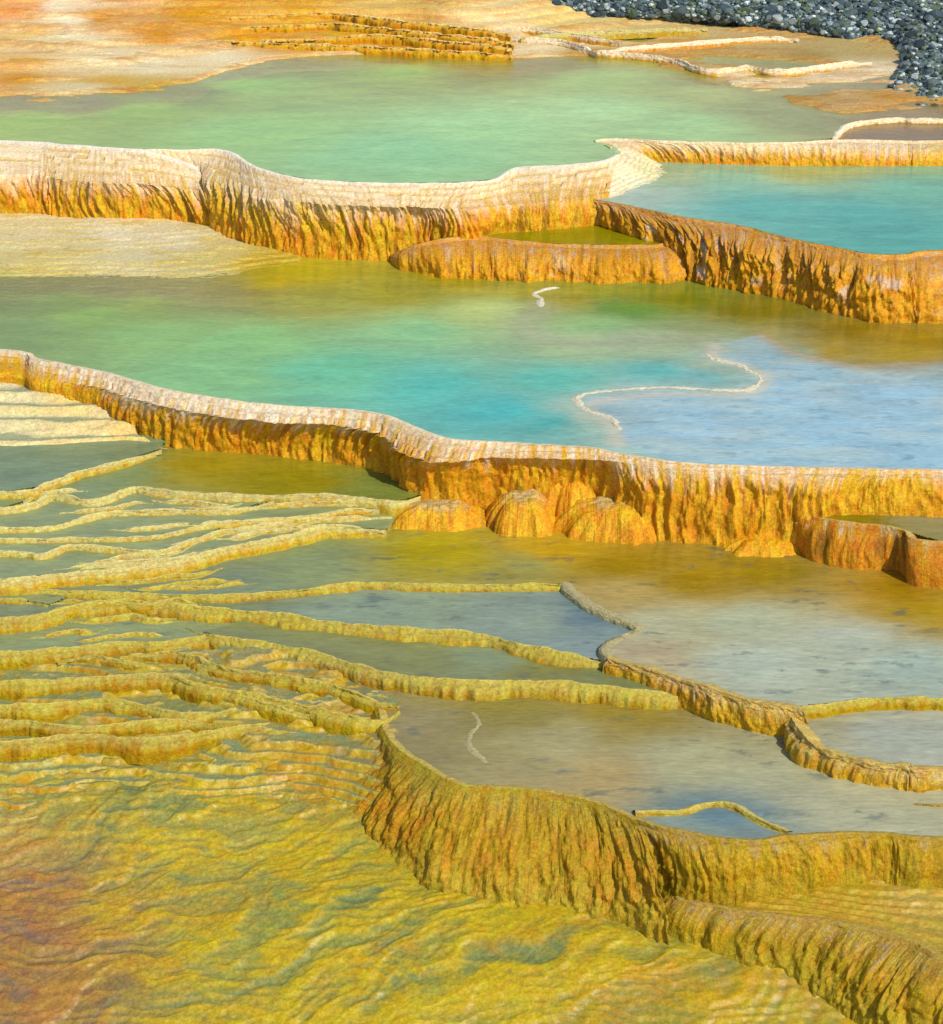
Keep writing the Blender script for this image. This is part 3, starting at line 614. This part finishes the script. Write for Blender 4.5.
ground_patch('sinter_apron', rows, cols, None, .025, .06, 1.6, 3, 181, M_PALE, lin((206,170,90)), .5, round_=.6)
# far bank: orange mats and white streams
xs = [-240,0,90,170,230,290,400,480,585,680,718,748,845,930,1180]
y0 = [104,103,103,92,72,60,57,62,60,70,79,92,112,114,116]
rows = [[(x, y+13, .62) for x, y in zip(xs, y0)], [(x, y-3, .75) for x, y in zip(xs, y0)]]
rows.append([(x, y*.62, z) for x, y, z in zip(xs, y0, [.82]*8+[.78,.76,.76,.76,.76,.77,.8])])
rows.append([(x, y*.3, z) for x, y, z in zip(xs, y0, [.95]*8+[.86,.82,.81,.81,.82,.85,.9])])
rows.append([(x, 0, z) for x, z in zip(xs, [1.1]*8+[1.0,.95,.92,.92,.92,.95,1.0])])
rows.append([(x, -60, 1.45) for x in xs]); rows.append([(x, -200, 2.5) for x in xs])
cols = [K(20,12,1.,(236,158,96)),K(40,5,1.05,(236,170,110)),K(25,35,.9,(228,196,130)),K(70,20,1.,(240,236,222)),K(66,5,1.05,(238,230,216)),K(72,38,.9,(236,230,212)),K(60,45,.85,(220,206,170)),K(30,62,.82,(220,176,100)),K(20,78,.78,(206,150,40)),K(80,88,.76,(210,200,170)),K(-120,60,.8,(210,170,90)),K(110,82,.76,(202,164,70)),K(150,86,.76,(190,170,90)),K(150,62,.82,(232,228,210)),K(230,54,.8,(230,222,200)),K(330,52,.79,(226,216,186)),K(60,62,.82,(226,214,186)),K(100,58,.83,(228,218,190)),K(100,22,.95,(206,142,22)),K(150,35,.9,(204,140,16)),K(200,15,1.,(204,150,20)),K(250,30,.93,(206,150,24)),K(300,8,1.05,(206,160,40)),K(300,40,.87,(208,150,40)),K(340,25,.95,(196,150,30)),K(400,35,.9,(190,136,24)),K(470,45,.8,(196,134,20)),K(400,5,1.05,(206,180,110)),K(450,5,1.05,(216,190,130)),K(480,12,1.,(220,204,160)),K(530,30,.85,(214,198,166)),K(560,22,.85,(216,200,140)),K(540,44,.8,(228,216,190)),K(590,40,.8,(226,214,186)),K(500,20,.95,(228,218,190)),K(520,32,.85,(230,220,196)),K(620,30,.8,(196,180,130)),K(650,60,.77,(170,140,80)),K(600,52,.77,(180,150,90)),K(740,80,.76,(224,214,190)),K(780,82,.76,(226,216,196)),K(820,76,.76,(228,220,204)),K(870,72,.76,(222,216,202)),K(720,60,.77,(168,144,84)),K(800,56,.77,(160,140,84)),K(860,50,.77,(176,160,110)),K(900,95,.76,(180,146,90)),K(800,94,.76,(168,140,80)),K(700,45,.8,(180,150,96)),K(400,-100,1.8,(206,170,90)),K(0,-100,1.8,(206,170,90))]
def bankx(P, c, f, base):
    c = c * np.array([.98, .90, .66])
    x, y = P[..., 0], P[..., 1]
    w = ss(.05, .5, fbm(x*.8, y*2.6, 5, 601, .6)); c = mix(c, lin((176,112,18)), .45 * w * ss(.3,.9, (c[...,0]-c[...,2])*3))
    g = ss(.1, .6, fbm(x*.9, y*3.2, 5, 611, .6)); c = mix(c, lin((222,196,120)), .25 * g)
    return c, P
ground_patch('far_bank', rows, cols, None, .07, .06, .6, 1.4, 191, M_PALE, lin((180,122,18)), .7, du=.02, dv=.02, extra=bankx, round_=.55)
# base ground to the horizon
gyv = np.array([-60, -5, 6, 11, 14, 18, 20, 24, 28, 31, 34, 40, 60, 110, 250, 600, 1500.]); gzv = np.array([-5., -3.4, -3.0, -2.8, -2.6, -2.0, -1.5, -1.0, -.6, .1, .3, 1.2, 2.0, 3.5, 5, 6.5, 7.5])
gxv = np.concatenate([[-1500,-600,-200,-80,-40,-20], np.linspace(-12,12,25), [20,40,80,200,600,1500]])
G = np.stack(np.broadcast_arrays(gxv[None], gyv[:, None], gzv[:, None]), -1).astype(float)
gc = np.broadcast_to(lin((190,168,110)), G.shape).copy()
mesh_obj('ground', G, gridq(*G.shape[:2]), M_PALE, None, gc)['kind'] = 'structure'

# ================================================================== TERRACE WALLS
wall('mineral_dam', 'fluted orange mineral wall with white crusted top below the far green pool', 'mineral dam',
 [(137,149,150,172,.45,None,142,157,.66),(185,150,200,205,.15,None,196,166,.60),(224,150,214,231,.04,None,214,176,.58),(239,156,240,244,0,None,236,186,.57),(255,166,270,251,0,None,264,194,.58),(285,175,305,256,0,None,296,199,.60),(316,180,345,258,0,None,335,203,.60),(382,183,395,259,0,None,388,206,.59),(440,183,436,256,.02,None,430,206,.58),(470,182,468,240,.24,None,462,205,.58),(494,179,492,233,.26,None,490,203,.57),(514,168,524,231,.26,None,522,201,.56),(565,165,560,229,.26,None,560,197,.56),(600,161,590,224,.27,None,588,193,.56),(616,155,604,212,.36,None,604,190,.56)],
 LV['A'], 'white', 11, crust=(.30, .3), amp=(.09,.03,.01), grain=.04, steps=4)
wall('mineral_dam', 'short orange mineral ledge with broad stepped white top at the left edge', 'mineral dam',
 [(0,141,0,214,.10,None,0,172,.56),(66,145,66,218,.09,None,66,178,.54),(110,148,118,221,.08,None,112,181,.53),(150,152,175,223,.07,.73,160,184,.50),(200,168,216,230,.03,.60,210,188,.46)],
 LV['A'], 'white', 12, crust=(.36,.3), amp=(.07,.03,.01), width=.16, grain=.04, steps=5)
wall('mineral_dam', 'low white and yellow mineral dam between the far green pool and the teal pool', 'mineral dam',
 [(594,141,612,150,.66),(604,139,630,160,.56),(630,139,656,163,.50),(667,141,690,164,.50),(748,143,748,166,.50),(800,142,805,167,.50),(830,140,832,167,.50,.73),(870,140,870,167,.50,.72),(906,141,906,167,.50,.71),(943,141,943,167,.50,.71)],
 LV['A'], 'white', 13, crust=(.30,.4), amp=(.06,.015,.014), dirt=.25, grain=.06)
wall('mineral_dam', 'long rusty orange mineral wall holding back the teal pool at right', 'mineral dam',
 [(590,199,598,224,.26),(610,202,622,232,.26),(631,206,648,244,.22),(655,211,676,272,.04),(682,217,700,282,-.01),(738,225,738,290,-.01),(789,238,789,300,-.01),(840,248,832,313,-.01),(870,254,868,320,-.01),(906,254,906,322,-.01),(943,250,943,322,-.01)],
 LV['B'], 'orange', 14, crust=(.1,.35), amp=(.16,.022,.016), dirt=.5, grain=.09, vary=.12, patchy=.75)
wall('mineral_dam', 'small rounded orange ledge cupping a narrow yellow pool under the white topped wall', 'mineral dam',
 [(392,258,394,262,-.02,.02),(402,252,400,268,-.01,.12),(418,245,420,273,-.01,.22),(440,239,444,277,-.01),(480,236,480,280,-.01),(514,240,514,281,-.01),(565,244,565,282,-.01),(616,245,616,283,-.01),(656,244,662,283,-.01),(668,240,684,281,-.01)],
 LV['E'], 'orange', 15, crust=(.12,.3), amp=(.10,.012,.014), dirt=.5, grain=.08, vary=.25, patchy=.35)
wall('mineral_dam', 'longest mineral wall, orange curtain under a pinkish crust, holding the blue pool', 'mineral dam',
 [(0,349,0,376,-.08,None,0,360,-.02),(41,359,37,388,-.13,None,40,372,-.03),(102,371,92,404,-.24,None,99,385,-.05),(135,380,122,428,-.40,None,130,394,-.06),(168,389,152,443,-.48,None,162,403,-.06),(214,397,195,452,-.48,None,208,412,-.07),(280,405,258,455,-.48,None,276,420,-.07),(346,409,326,464,-.48,None,342,424,-.07),(387,415,366,470,-.48,None,380,433,-.08),(417,427,394,484,-.49,None,408,450,-.10),(448,438,420,497,-.5,None,438,458,-.09),(490,441,486,500,-.50,None,484,456,-.07),(540,444,540,516,-.64,None,540,456,-.04),(590,447,590,520,-.66,None,590,458,-.03),(616,452,622,532,-.66,None,618,460,-.02),(682,462,682,543,-.66,None,682,468,-.02),(768,466,766,548,-.66,None,768,472,-.02),(820,467,806,545,-.60,None,818,473,-.02),(860,468,850,514,-.34,None,860,474,-.02),(943,469,943,516,-.34,None,943,475,-.02)],
 0., 'lilac', 16, crust=(.20,.24), amp=(.09,.022,.012), dirt=.4, grain=.035, cfade=.16)
wall('mineral_dam', 'dark brown ledge around the small raised pool at the right edge', 'mineral dam',
 [(818,500,806,508,-.34),(802,505,790,530,-.5),(800,511,797,550,-.66),(819,517,815,562,-.66),(845,521,842,568,-.66),(875,524,872,570,-.66),(894,527,898,571,-.66),(909,531,911,578,-.66),(943,541,943,589,-.66)],
 LV['F'], 'amber', 17, crust=(.05,.12), amp=(.03,.022,.008), dirt=.7)
wall('mineral_dam', 'golden mineral bank with pale knots stepping down from the lilac pool to the centre pool', 'mineral dam',
 [(610,659,604,672,None),(640,667,634,682,None),(667,675,662,698,None),(690,682,688,712,None),(715,690,716,722,None),(748,700,748,728,None),(775,705,778,735,None),(794,707,798,740,None),(806,710,812,738,None)],
 LV['D'], 'bank', 18, crust=(.3,.3), amp=(.05,.01,.014), rise=.03, dirt=.3, grain=.07, vary=.4, width=.16)
wall('mineral_dam', 'knobbly mineral dam bending around the small right pool above the centre pool', 'mineral dam',
 [(806,706,790,716,None),(797,716,787,737,None),(808,738,796,760,None),(829,752,820,775,None),(870,763,860,787,None),(906,767,902,793,None),(943,769,943,798,None)],
 LV['G'], 'bank', 19, crust=(.35,.3), amp=(.05,.01,.016), rise=.04, width=.16, dirt=.3, grain=.08, vary=.4)
wall('mineral_dam', 'wide fanning amber slope spilling from the left end of the centre pool', 'mineral dam',
 [(384,705,362,718,-.93,-.84),(386,714,348,742,-1.00),(391,730,342,782,-1.12),(404,748,350,828,-1.28),(432,766,380,862,-1.38),(463,782,432,884,None),(514,786,500,898,None),(565,792,568,908,None),(604,803,624,918,None),(640,818,672,925,None)],
 LV['H'], 'fan', 20, slope=1.0, soft=.7, crust=(.12,.3), amp=(.13,.013,.012), rise=.014, dirt=.35, grain=.07, flat=(1, .45), calm=.7, bottom=.2)
wall('mineral_dam', 'bulging olive gold wall under the right half of the centre pool', 'mineral dam',
 [(606,803,604,845,None),(620,810,620,868,None),(640,818,650,890,None),(667,826,676,905,None),(707,834,716,899,None),(753,839,752,889,None),(789,834,808,885,None),(850,831,855,884,None),(885,832,888,878,None),(943,836,943,878,None)],
 LV['H'], 'olive', 21, soft=.3, crust=(.06,.15), amp=(.10,.022,.01), dirt=.5, rise=.014, grain=.04)
wall('mineral_dam', 'lowest brown gold wall, slanting down to the bottom right corner', 'mineral dam',
 [(690,886,664,905,None,-1.24),(684,897,668,922,None),(707,902,692,940,None),(768,912,744,958,None),(840,920,812,988,None),(911,937,868,1012,None),(960,958,925,1040,None),(1180,1010,1130,1120,None)],
 -1.25, 'olive', 22, soft=.6, flat=(.2,.5), slope=.5, crust=(.15,.3), amp=(.12,.018,.014), rise=.01, dirt=.5, grain=.07)
for lab, pts, zz, sd in (('topmost thin golden ledge crossing the far orange mat', [(262,15),(330,13),(400,21),(470,28),(512,33)], .99, 80),
  ('second thin golden ledge down the far orange mat', [(240,27),(300,25),(340,24),(420,32),(480,38),(515,41)], .91, 81),
  ('third thin golden ledge down the far orange mat, shorter than its neighbours', [(330,37),(380,35),(440,41),(513,47)], .87, 82),
  ('lowest golden ledge of the far orange mat, just above the green pool', [(180,40),(260,43),(350,46),(430,50),(513,54)], .82, 83)):
    rim(lab, [(pts[0][0] - 70, pts[0][1] + 1)] + pts, zz, .05, 'far', sd, run=.10, rise=.02, width=.22, vary=.8, crust=(.3,.4), tap=(1.5,.4), wiggle=.12, dirt=.9)
rim('white scalloped lip left of the brown shallow at the far shore', [(478,33),(520,38),(560,41),(585,47),(600,52)], .82, .05, 'white', 84, crust=(.9,.3), rise=.03)
rim('faint white lip above the far scalloped one', [(500,27),(540,29),(590,36),(620,40)], .86, .04, 'white', 85, crust=(.9,.3), rise=.02)
# ---- low rims
rim('thin white rim curving round the brown shallow pool at the far right shore', [(829,139),(836,131),(845,124.5),(865,120.5),(901,118),(943,119)], LV['A'], .04, 'white', 30, crust=(.8,.2))
rim('cream rim rising along the orange wall end beside the white step field', rb, LV['b'], .05, 'cream', 31)
rim('longest cream rim at upper left, ending under the pink crusted wall', rc, LV['c'], .07, 'cream', 32, run=.09)
rim('pale yellow rim just in front of the longest cream rim at upper left', rd, LV['d'], .05, 'cream', 33)
rim('yellowish rim, third below the green shaded pool at left', re_, LV['e'], .04, 'cream', 34)
rim('short pale rim at the left edge joining the yellowish rim above it', rf, LV['f'], .04, 'cream', 35)
rim('broad cream rim sweeping up from the left edge to the orange mound row', rg, LV['g'], .06, 'cream', 36, run=.10, rise=.025)
rim('long nearly straight gold rim across the left half, ending at the lilac pool notch', rh, LV['D'], .065, 'gold', 37)
rim('stub of gold rim at the left edge between two long rims', ri, LV['i'], .03, 'gold', 38)
rim('soft brown underwater lip zigzagging at the left end of the lilac pool', rLD, LV['D'], .045, 'tan', 39, rise=.006, width=.22, crust=(1.2,.2), vary=.2, tap=(0,0), wiggle=.012, run=.05)
rim('thick gold rim running from the left edge down to the lilac pool bank', rj, LV['L'], .10, 'gold', 40, run=.12, rise=.03)
rim('broad mustard yellow ledge ending squarely at the centre pool, under the thick gold rim', rk, LV['M'], .16, 'gold', 41, run=.09, rise=.02, amp=(.04,.03,.008))
rim('gold rim at the left edge rising to meet the mustard ledge', rl, LV['l'], .08, 'gold', 42, run=.11, rise=.025)
rim('gold rim dipping from the left edge to the centre pool corner', rm, LV['m'], .07, 'gold', 43, run=.10, rise=.025)
rim('arched gold rim at the left edge over a small grey pool', rn, LV['n'], .07, 'gold', 44, run=.10, rise=.02)
rim('lowest separate gold rim at the left edge, above the rippled cascade', rp, LV['p'], .07, 'gold', 45, run=.12, rise=.02)
rim('thin yellow rim between the lilac pool and the small right pool', [(800,706),(825,703),(860,698),(901,696),(943,697)], LV['D'], .05, 'gold', 46, tap=(0,0))
rim('thin arched yellow rim cutting off a dark puddle at the lip of the centre pool', [(634,812),(650,811),(665,811),(682,810),(700,804),(716,802),(738,806),(763,820),(792,832)], LV['H'] + .004, .03, 'gold', 47, rise=.03, width=.12, wiggle=.008, vary=.2, tap=(0,0), run=.06)
rim('winding cream rim snaking through the blue pool to its front wall', [(715,345),(711,351),(716,358),(743,365),(763,376),(765,383),(756,389),(738,392),(700,391),(667,389),(605,393),(581,398),(583,403),(590,409),(616,419),(623,429),(620,443)], LV['C'] - .004, .03, 'shelf', 48, rise=.010, width=.15, crust=(1.2,.2), wiggle=.04, run=.16, vary=.5, amp=(.08,.02,.02))
rim('short hooked white rim near the orange ledge in the blue pool', [(580,285),(572,286),(552,287),(539,290),(530,294),(537,300),(536,314)][::-1], LV['C'], .02, 'shelf', 49, rise=.014, width=.12, crust=(1.2,.2), run=.10)
rim('scalloped white rim edging the brown shallow at the far shore', [(580,49),(605,52),(631,54),(677,60),(700,68),(718,70),(748,67),(779,71),(819,66),(870,61)], .80, .05, 'white', 50, crust=(.7,.3), rise=.03)
rim('straight white rim behind the brown shallow at the far shore', [(600,50),(631,47),(707,41),(768,37),(800,38)], .83, .03, 'white', 51, crust=(.9,.2), rise=.02)
rim('highest thin cream rim at the foot of the dark rubble', [(520,36),(580,33),(640,30),(707,27.5)], .86, .03, 'cream', 52, crust=(.9,.2), rise=.02)
rim('pale sunken crust lip winding through the left part of the centre pool', [(470,706),(480,714),(484,724),(474,738),(478,750),(500,766)], LV['H'], .03, 'tan', 53, rise=.002, width=.14, run=.10, tap=(.1,.1))
rim('small pale crust tongue in the channel below the golden bank', [(752,742),(770,746),(786,742)], LV['H'], .03, 'cream', 54, rise=.02, run=.06)
rim('low ochre shelf edge below the knobbly dam at the right frame edge', [(895,790),(915,797),(943,803)], LV['H'], .03, 'olive', 55, rise=.02, run=.06)
rim('mottled rim crossing the pools just below and left of the mustard ledge', [(120,653),(178,652),(229,668),(275,674),(330,684),(376,697),(398,700)], LV['m'] + .03, .05, 'gold', 70, run=.09, rise=.03)
rim('low ochre rim wavering over the small grey pool at the left edge', [(0,719),(40,721),(76,725),(132,721),(188,718),(226,722)], LV['p'] + .035, .05, 'gold', 71, run=.08, rise=.02)
rim('short yellow rim in the narrow pool above the mottled rim', [(56,658),(90,654),(130,660),(170,662)], LV['m'] + .025, .04, 'gold', 72, run=.06, rise=.02)
rim('faint cream rim fanning out toward the leftmost orange mound', [(205,531),(250,526),(300,519),(345,516),(392,514)], LV['g'] + .02, .04, 'cream', 73, run=.07, rise=.02)
rim('pale crust line nearest the foot of the longest cream rim', [(235,508),(280,503),(330,501),(385,503)], LV['e'] + .02, .04, 'cream', 74, run=.06, rise=.02)
rim('curling ochre rim beside the upper left foot of the amber slope', [(205,690),(240,694),(290,707),(322,712)], LV['n'] + .04, .05, 'gold', 75, run=.08, rise=.02)
def between(c1, c2, z1, z2, n, pal, sd, label, xr, dz=.02):
    for k in range(n):
        w = (k + 1) / (n + 1) + rng.uniform(-.12, .12); x0 = rng.uniform(xr[0], xr[1] - 70); x1 = min(xr[1], x0 + rng.uniform(70, 170))
        xx = np.linspace(x0, x1, 6); ya = np.interp(xx, [p[0] for p in c1], [p[1] for p in c1]); yb = np.interp(xx, [p[0] for p in c2], [p[1] for p in c2])
        yy = (ya + 6) * (1 - w) + yb * w + rng.normal(0, 1.3, 6)
        rim(label, [(float(a), float(b)) for a, b in zip(xx, yy)], z2 + dz * (1 - w), .03, pal, sd + k, run=.08, rise=.018, width=.11, tap=(.2, .2), group='short broken rims among the left pools')
SHORT = 'short broken rim in a shallow pool at left, running between two longer ones'
between(rc, rd, LV['c'], LV['d'], 3, 'cream', 200, SHORT, (10, 240)); between(rd, re_, LV['d'], LV['e'], 1, 'cream', 210, SHORT, (10, 240))
between(re_, rg, LV['e'], LV['g'], 6, 'cream', 220, SHORT, (20, 330)); between(rg, rh, LV['g'], LV['D'], 3, 'gold', 230, SHORT, (10, 260))
between(rh, rj, LV['D'], LV['L'], 4, 'gold', 240, SHORT, (20, 230)); between(rj, rl, LV['L'], LV['l'], 5, 'gold', 250, SHORT, (10, 180))
between(rb, rc, LV['b'], LV['c'], 1, 'cream', 260, SHORT, (10, 90))
# ---- mounds
def mound(label, px, py, z, rx, ry, h, seed, pal='amber', crustn=.3):
    c = at(px, py, z); nt_, nr_ = 200, 60
    th = np.linspace(0, 2*math.pi, nt_); rr = np.linspace(0, 1, nr_)
    R, T = np.meshgrid(rr, th, indexing='ij')
    x = c[0] + rx * R * np.cos(T); y = c[1] + ry * R * np.sin(T)
    hh = h * np.cos(R ** 1.35 * math.pi / 2) ** .62 - .05 * ss(.97, 1, R)
    wob = 1 + .28 * fbm(np.cos(T)*1.6 + seed, np.sin(T)*1.6, 3, seed) + R * .10 * fbm(np.cos(T)*7 + seed, np.sin(T)*7, 3, seed + 1)
    x = c[0] + (x - c[0]) * wob; y = c[1] + (y - c[1]) * wob
    zz = z - .03 + hh * (1 + .22 * fbm(x*3, y*3, 4, seed + 3, .6)) + .02 * R * fbm(x * 14, y * 14, 3, seed + 4)
    P = np.stack([x, y, zz], -1)
    p = PAL['lilac']; st = fbm(x * 10, zz * 4, 4, seed + 5); col = mix(p['a'], p['b'], ss(-.3, .3, st)); col = mix(col, p['dark'], .5 * ss(.1, .5, fbm(x*16, zz*6, 3, seed+6)))
    cr = 1 - ss(crustn - .2, crustn + .25, R + .35 * st); col = mix(col, mix(lin((190,160,110)), lin((160,140,60)), ss(-.2,.3,fbm(x*20,y*20,3,seed+7))), cr)
    fl = np.stack([x, zz], -1)
    flip = gnorm(P)[nr_//2, :, 2].mean() < 0
    o = mesh_obj('mineral_mound', P, gridq(nr_, nt_, flip), M_WALL, None, col, uv=fl, origin=np.array([c[0], c[1], z], np.float32))
    tag(o, label, 'mineral mound', 'rounded mineral mounds at the foot of the orange wall')
mound('long low orange mound at the end of the longest cream rim, leftmost of the mounds', 438, 521, -.65, .50, .26, .20, 61, crustn=.45)
mound('rounded orange mound with greenish cap, second from the left in the mound row', 524, 522, -.65, .33, .36, .31, 62, crustn=.45)
mound('tall orange mound leaning on the wall between two others', 572, 512, -.62, .36, .34, .40, 63, crustn=.2)
mound('broad orange mound sloping right, rightmost of the large mounds', 618, 528, -.65, .52, .36, .30, 64, crustn=.35)
mound('dark rust coloured hump tucked beside the brown ledge', 766, 548, -.66, .44, .26, .15, 65, crustn=.0)
# ================================================================== RUBBLE BANK
toe = [(478,-10),(508,8),(570,18),(707,24),(768,31),(819,37),(880,45),(908,56),(898,74),(888,88),(915,103),(943,108),(1180,118)]
def bank_rows():
    rs = []
    for k, (dy, dz) in enumerate(((2, -.06), (-12, .12), (-30, .25), (-60, .4), (-90, .6), (-120, .8))):
        r = []
        for i, (x, y) in enumerate(toe):
            zb = .80 if x < 880 else .76
            f = min(1, k / 3); xx = x * (1 - f) + (455 + i * 61) * f
            yy = (y * (1 - f) + 30 * f) + dy * (1 if i < 9 else 1)
            r.append((xx, yy, zb + dz))
        rs.append(r)
    return rs
P = patch(bank_rows(), .04, .04)
x, y = P[..., 0], P[..., 1]
n1 = fbm(x*1.6, y*1.6, 5, 301, .6); vv = np.abs(vn(x*4, y*4, 303)); P[..., 2] += .14 * n1 + .08 * vv
c = mix(lin((70,84,84)), lin((120,136,132)), ss(-.2, .4, fbm(x*3, y*3, 4, 305, .7))); c = mix(c, lin((84,96,52)), .5 * ss(.1, .5, fbm(x*.8, y*1.2, 3, 306)))
flip = gnorm(P)[..., 2].mean() < 0
mesh_obj('rubble_slope', P, gridq(P.shape[0], P.shape[1], flip), M_ROCK, None, c)['kind'] = 'structure'
BP = P
import bmesh
def rock_mesh(seed):
    bm = bmesh.new(); bmesh.ops.create_icosphere(bm, subdivisions=2 if seed >= 500 else 3, radius=1)
    r = np.random.default_rng(seed); pl = [(r.normal(size=3), r.uniform(.55, .85)) for _ in range(9)]
    for v in bm.verts:
        p = np.array(v.co)
        for nrm, d in pl:
            nn = nrm / np.linalg.norm(nrm); t = p @ nn
            if t > d: p = p - nn * (t - d) * .9
        v.co = p * np.array([1, .85, .65])
    me = bpy.data.meshes.new('rock'); bm.to_mesh(me); bm.free()
    a = me.attributes.new('Col', 'FLOAT_COLOR', 'POINT'); n = len(me.vertices)
    base = [lin((92,110,110)), lin((150,164,162)), lin((66,80,86)), lin((104,118,84)), lin((186,196,192)), lin((78,98,104)), lin((112,128,126)), lin((54,68,74)), lin((88,102,78))][seed % 9]
    cc = np.ones((n, 4), np.float32); cc[:, :3] = base; a.data.foreach_set('color', cc.ravel()); me.materials.append(M_ROCK)
    return me
RM = [rock_mesh(400 + i) for i in range(9)]
pv, qv = proj(BP); vis = np.argwhere((pv > 470) & (pv < 950) & (qv > -6) & (qv < 112))
pick = vis[rng.choice(len(vis), 5200, replace=False)]
sizes = np.sort(rng.gamma(1.6, .016, 5200) + .014)[::-1] * .82
allV = []; allQ = []; allC = []; off = 0
for i, (a, b) in enumerate(pick):
    p = BP[a, b]; s = float(sizes[i]); rz = rng.uniform(0, 6.28)
    if i < 290:
        o = bpy.data.objects.new('rock', RM[i % 9]); COL.objects.link(o); o.location = p + np.array([0, 0, s*.25]); o.rotation_euler = (rng.uniform(-.4,.4), rng.uniform(-.4,.4), rz); o.scale = (s, s, s)
        tag(o, 'dark grey angular stone among many on the rubble slope at upper right', 'rock', 'stones lying on the dark rubble slope')
    else:
        if i == 290: RMs = [(np.array([v.co for v in m_.vertices]), np.array([list(f.vertices) for f in m_.polygons]), np.array([d.color[:3] for d in m_.attributes['Col'].data])) for m_ in [rock_mesh(500 + q_) for q_ in range(9)]]
        v, q, cc = RMs[i % 9]; ca, sa = math.cos(rz), math.sin(rz)
        w = v * s; w = np.stack([w[:,0]*ca - w[:,1]*sa, w[:,0]*sa + w[:,1]*ca, w[:,2]], 1) + p + np.array([0,0,s*.3])
        allV.append(w); allQ.append(q + off); allC.append(cc); off += len(v)
tag(mesh_obj('rubble', np.concatenate(allV), np.concatenate(allQ), M_ROCK, None, np.concatenate(allC)), 'fine dark grey rubble filling the gaps on the upper right slope', 'rubble', None, 'stuff')
hz = bpy.data.materials.new('haze'); hz.use_nodes = True; hn = hz.node_tree; hn.nodes.clear()
ho = hn.nodes.new('ShaderNodeOutputMaterial'); hv = hn.nodes.new('ShaderNodeVolumePrincipled'); hv.inputs['Color'].default_value = (.93, .95, .96, 1); hv.inputs['Density'].default_value = HAZE
hn.links.new(hv.outputs[0], ho.inputs['Volume'])
if HAZE > 0:
    b = bmesh.new(); bmesh.ops.create_cube(b, size=1); me = bpy.data.meshes.new('haze'); b.to_mesh(me); b.free(); me.materials.append(hz)
    o = bpy.data.objects.new('haze', me); COL.objects.link(o); o.scale = (3300, 3300, 22.5); o.location = (0, 600, 4.25); o['kind'] = 'stuff'; o['label'] = 'thin warm steam hanging over the pools'
# ================================================================== LIGHT
SUN_EL = math.radians(42); SUN_DIR = np.array([.60, -.80])      # from the right, a little in front
SUN_DIR = SUN_DIR / np.linalg.norm(SUN_DIR)
w = bpy.data.worlds.new('World'); sc.world = w; w.use_nodes = True; nt = w.node_tree
bg = nt.nodes['Background']; sky = nt.nodes.new('ShaderNodeTexSky'); sky.sky_type = 'NISHITA'; sky.sun_disc = False
sky.sun_elevation = SUN_EL; sky.sun_rotation = math.atan2(SUN_DIR[0], SUN_DIR[1]); sky.altitude = 2000; sky.dust_density = 3.5; sky.ozone_density = .6
nt.links.new(sky.outputs[0], bg.inputs[0]); bg.inputs[1].default_value = .15
sl = bpy.data.lights.new('sun', 'SUN'); sl.energy = 4.2; sl.angle = math.radians(.6); sl.color = (1, .95, .87)
so = bpy.data.objects.new('sun', sl); COL.objects.link(so)
from mathutils import Vector
so.rotation_euler = Vector((-SUN_DIR[0]*math.cos(SUN_EL), -SUN_DIR[1]*math.cos(SUN_EL), -math.sin(SUN_EL))).to_track_quat('-Z', 'Y').to_euler()
so.location = (10, 0, 15)
sc.view_settings.view_transform = 'Standard'; sc.view_settings.look = 'None'; sc.view_settings.gamma = 1; sc.view_settings.exposure = 0
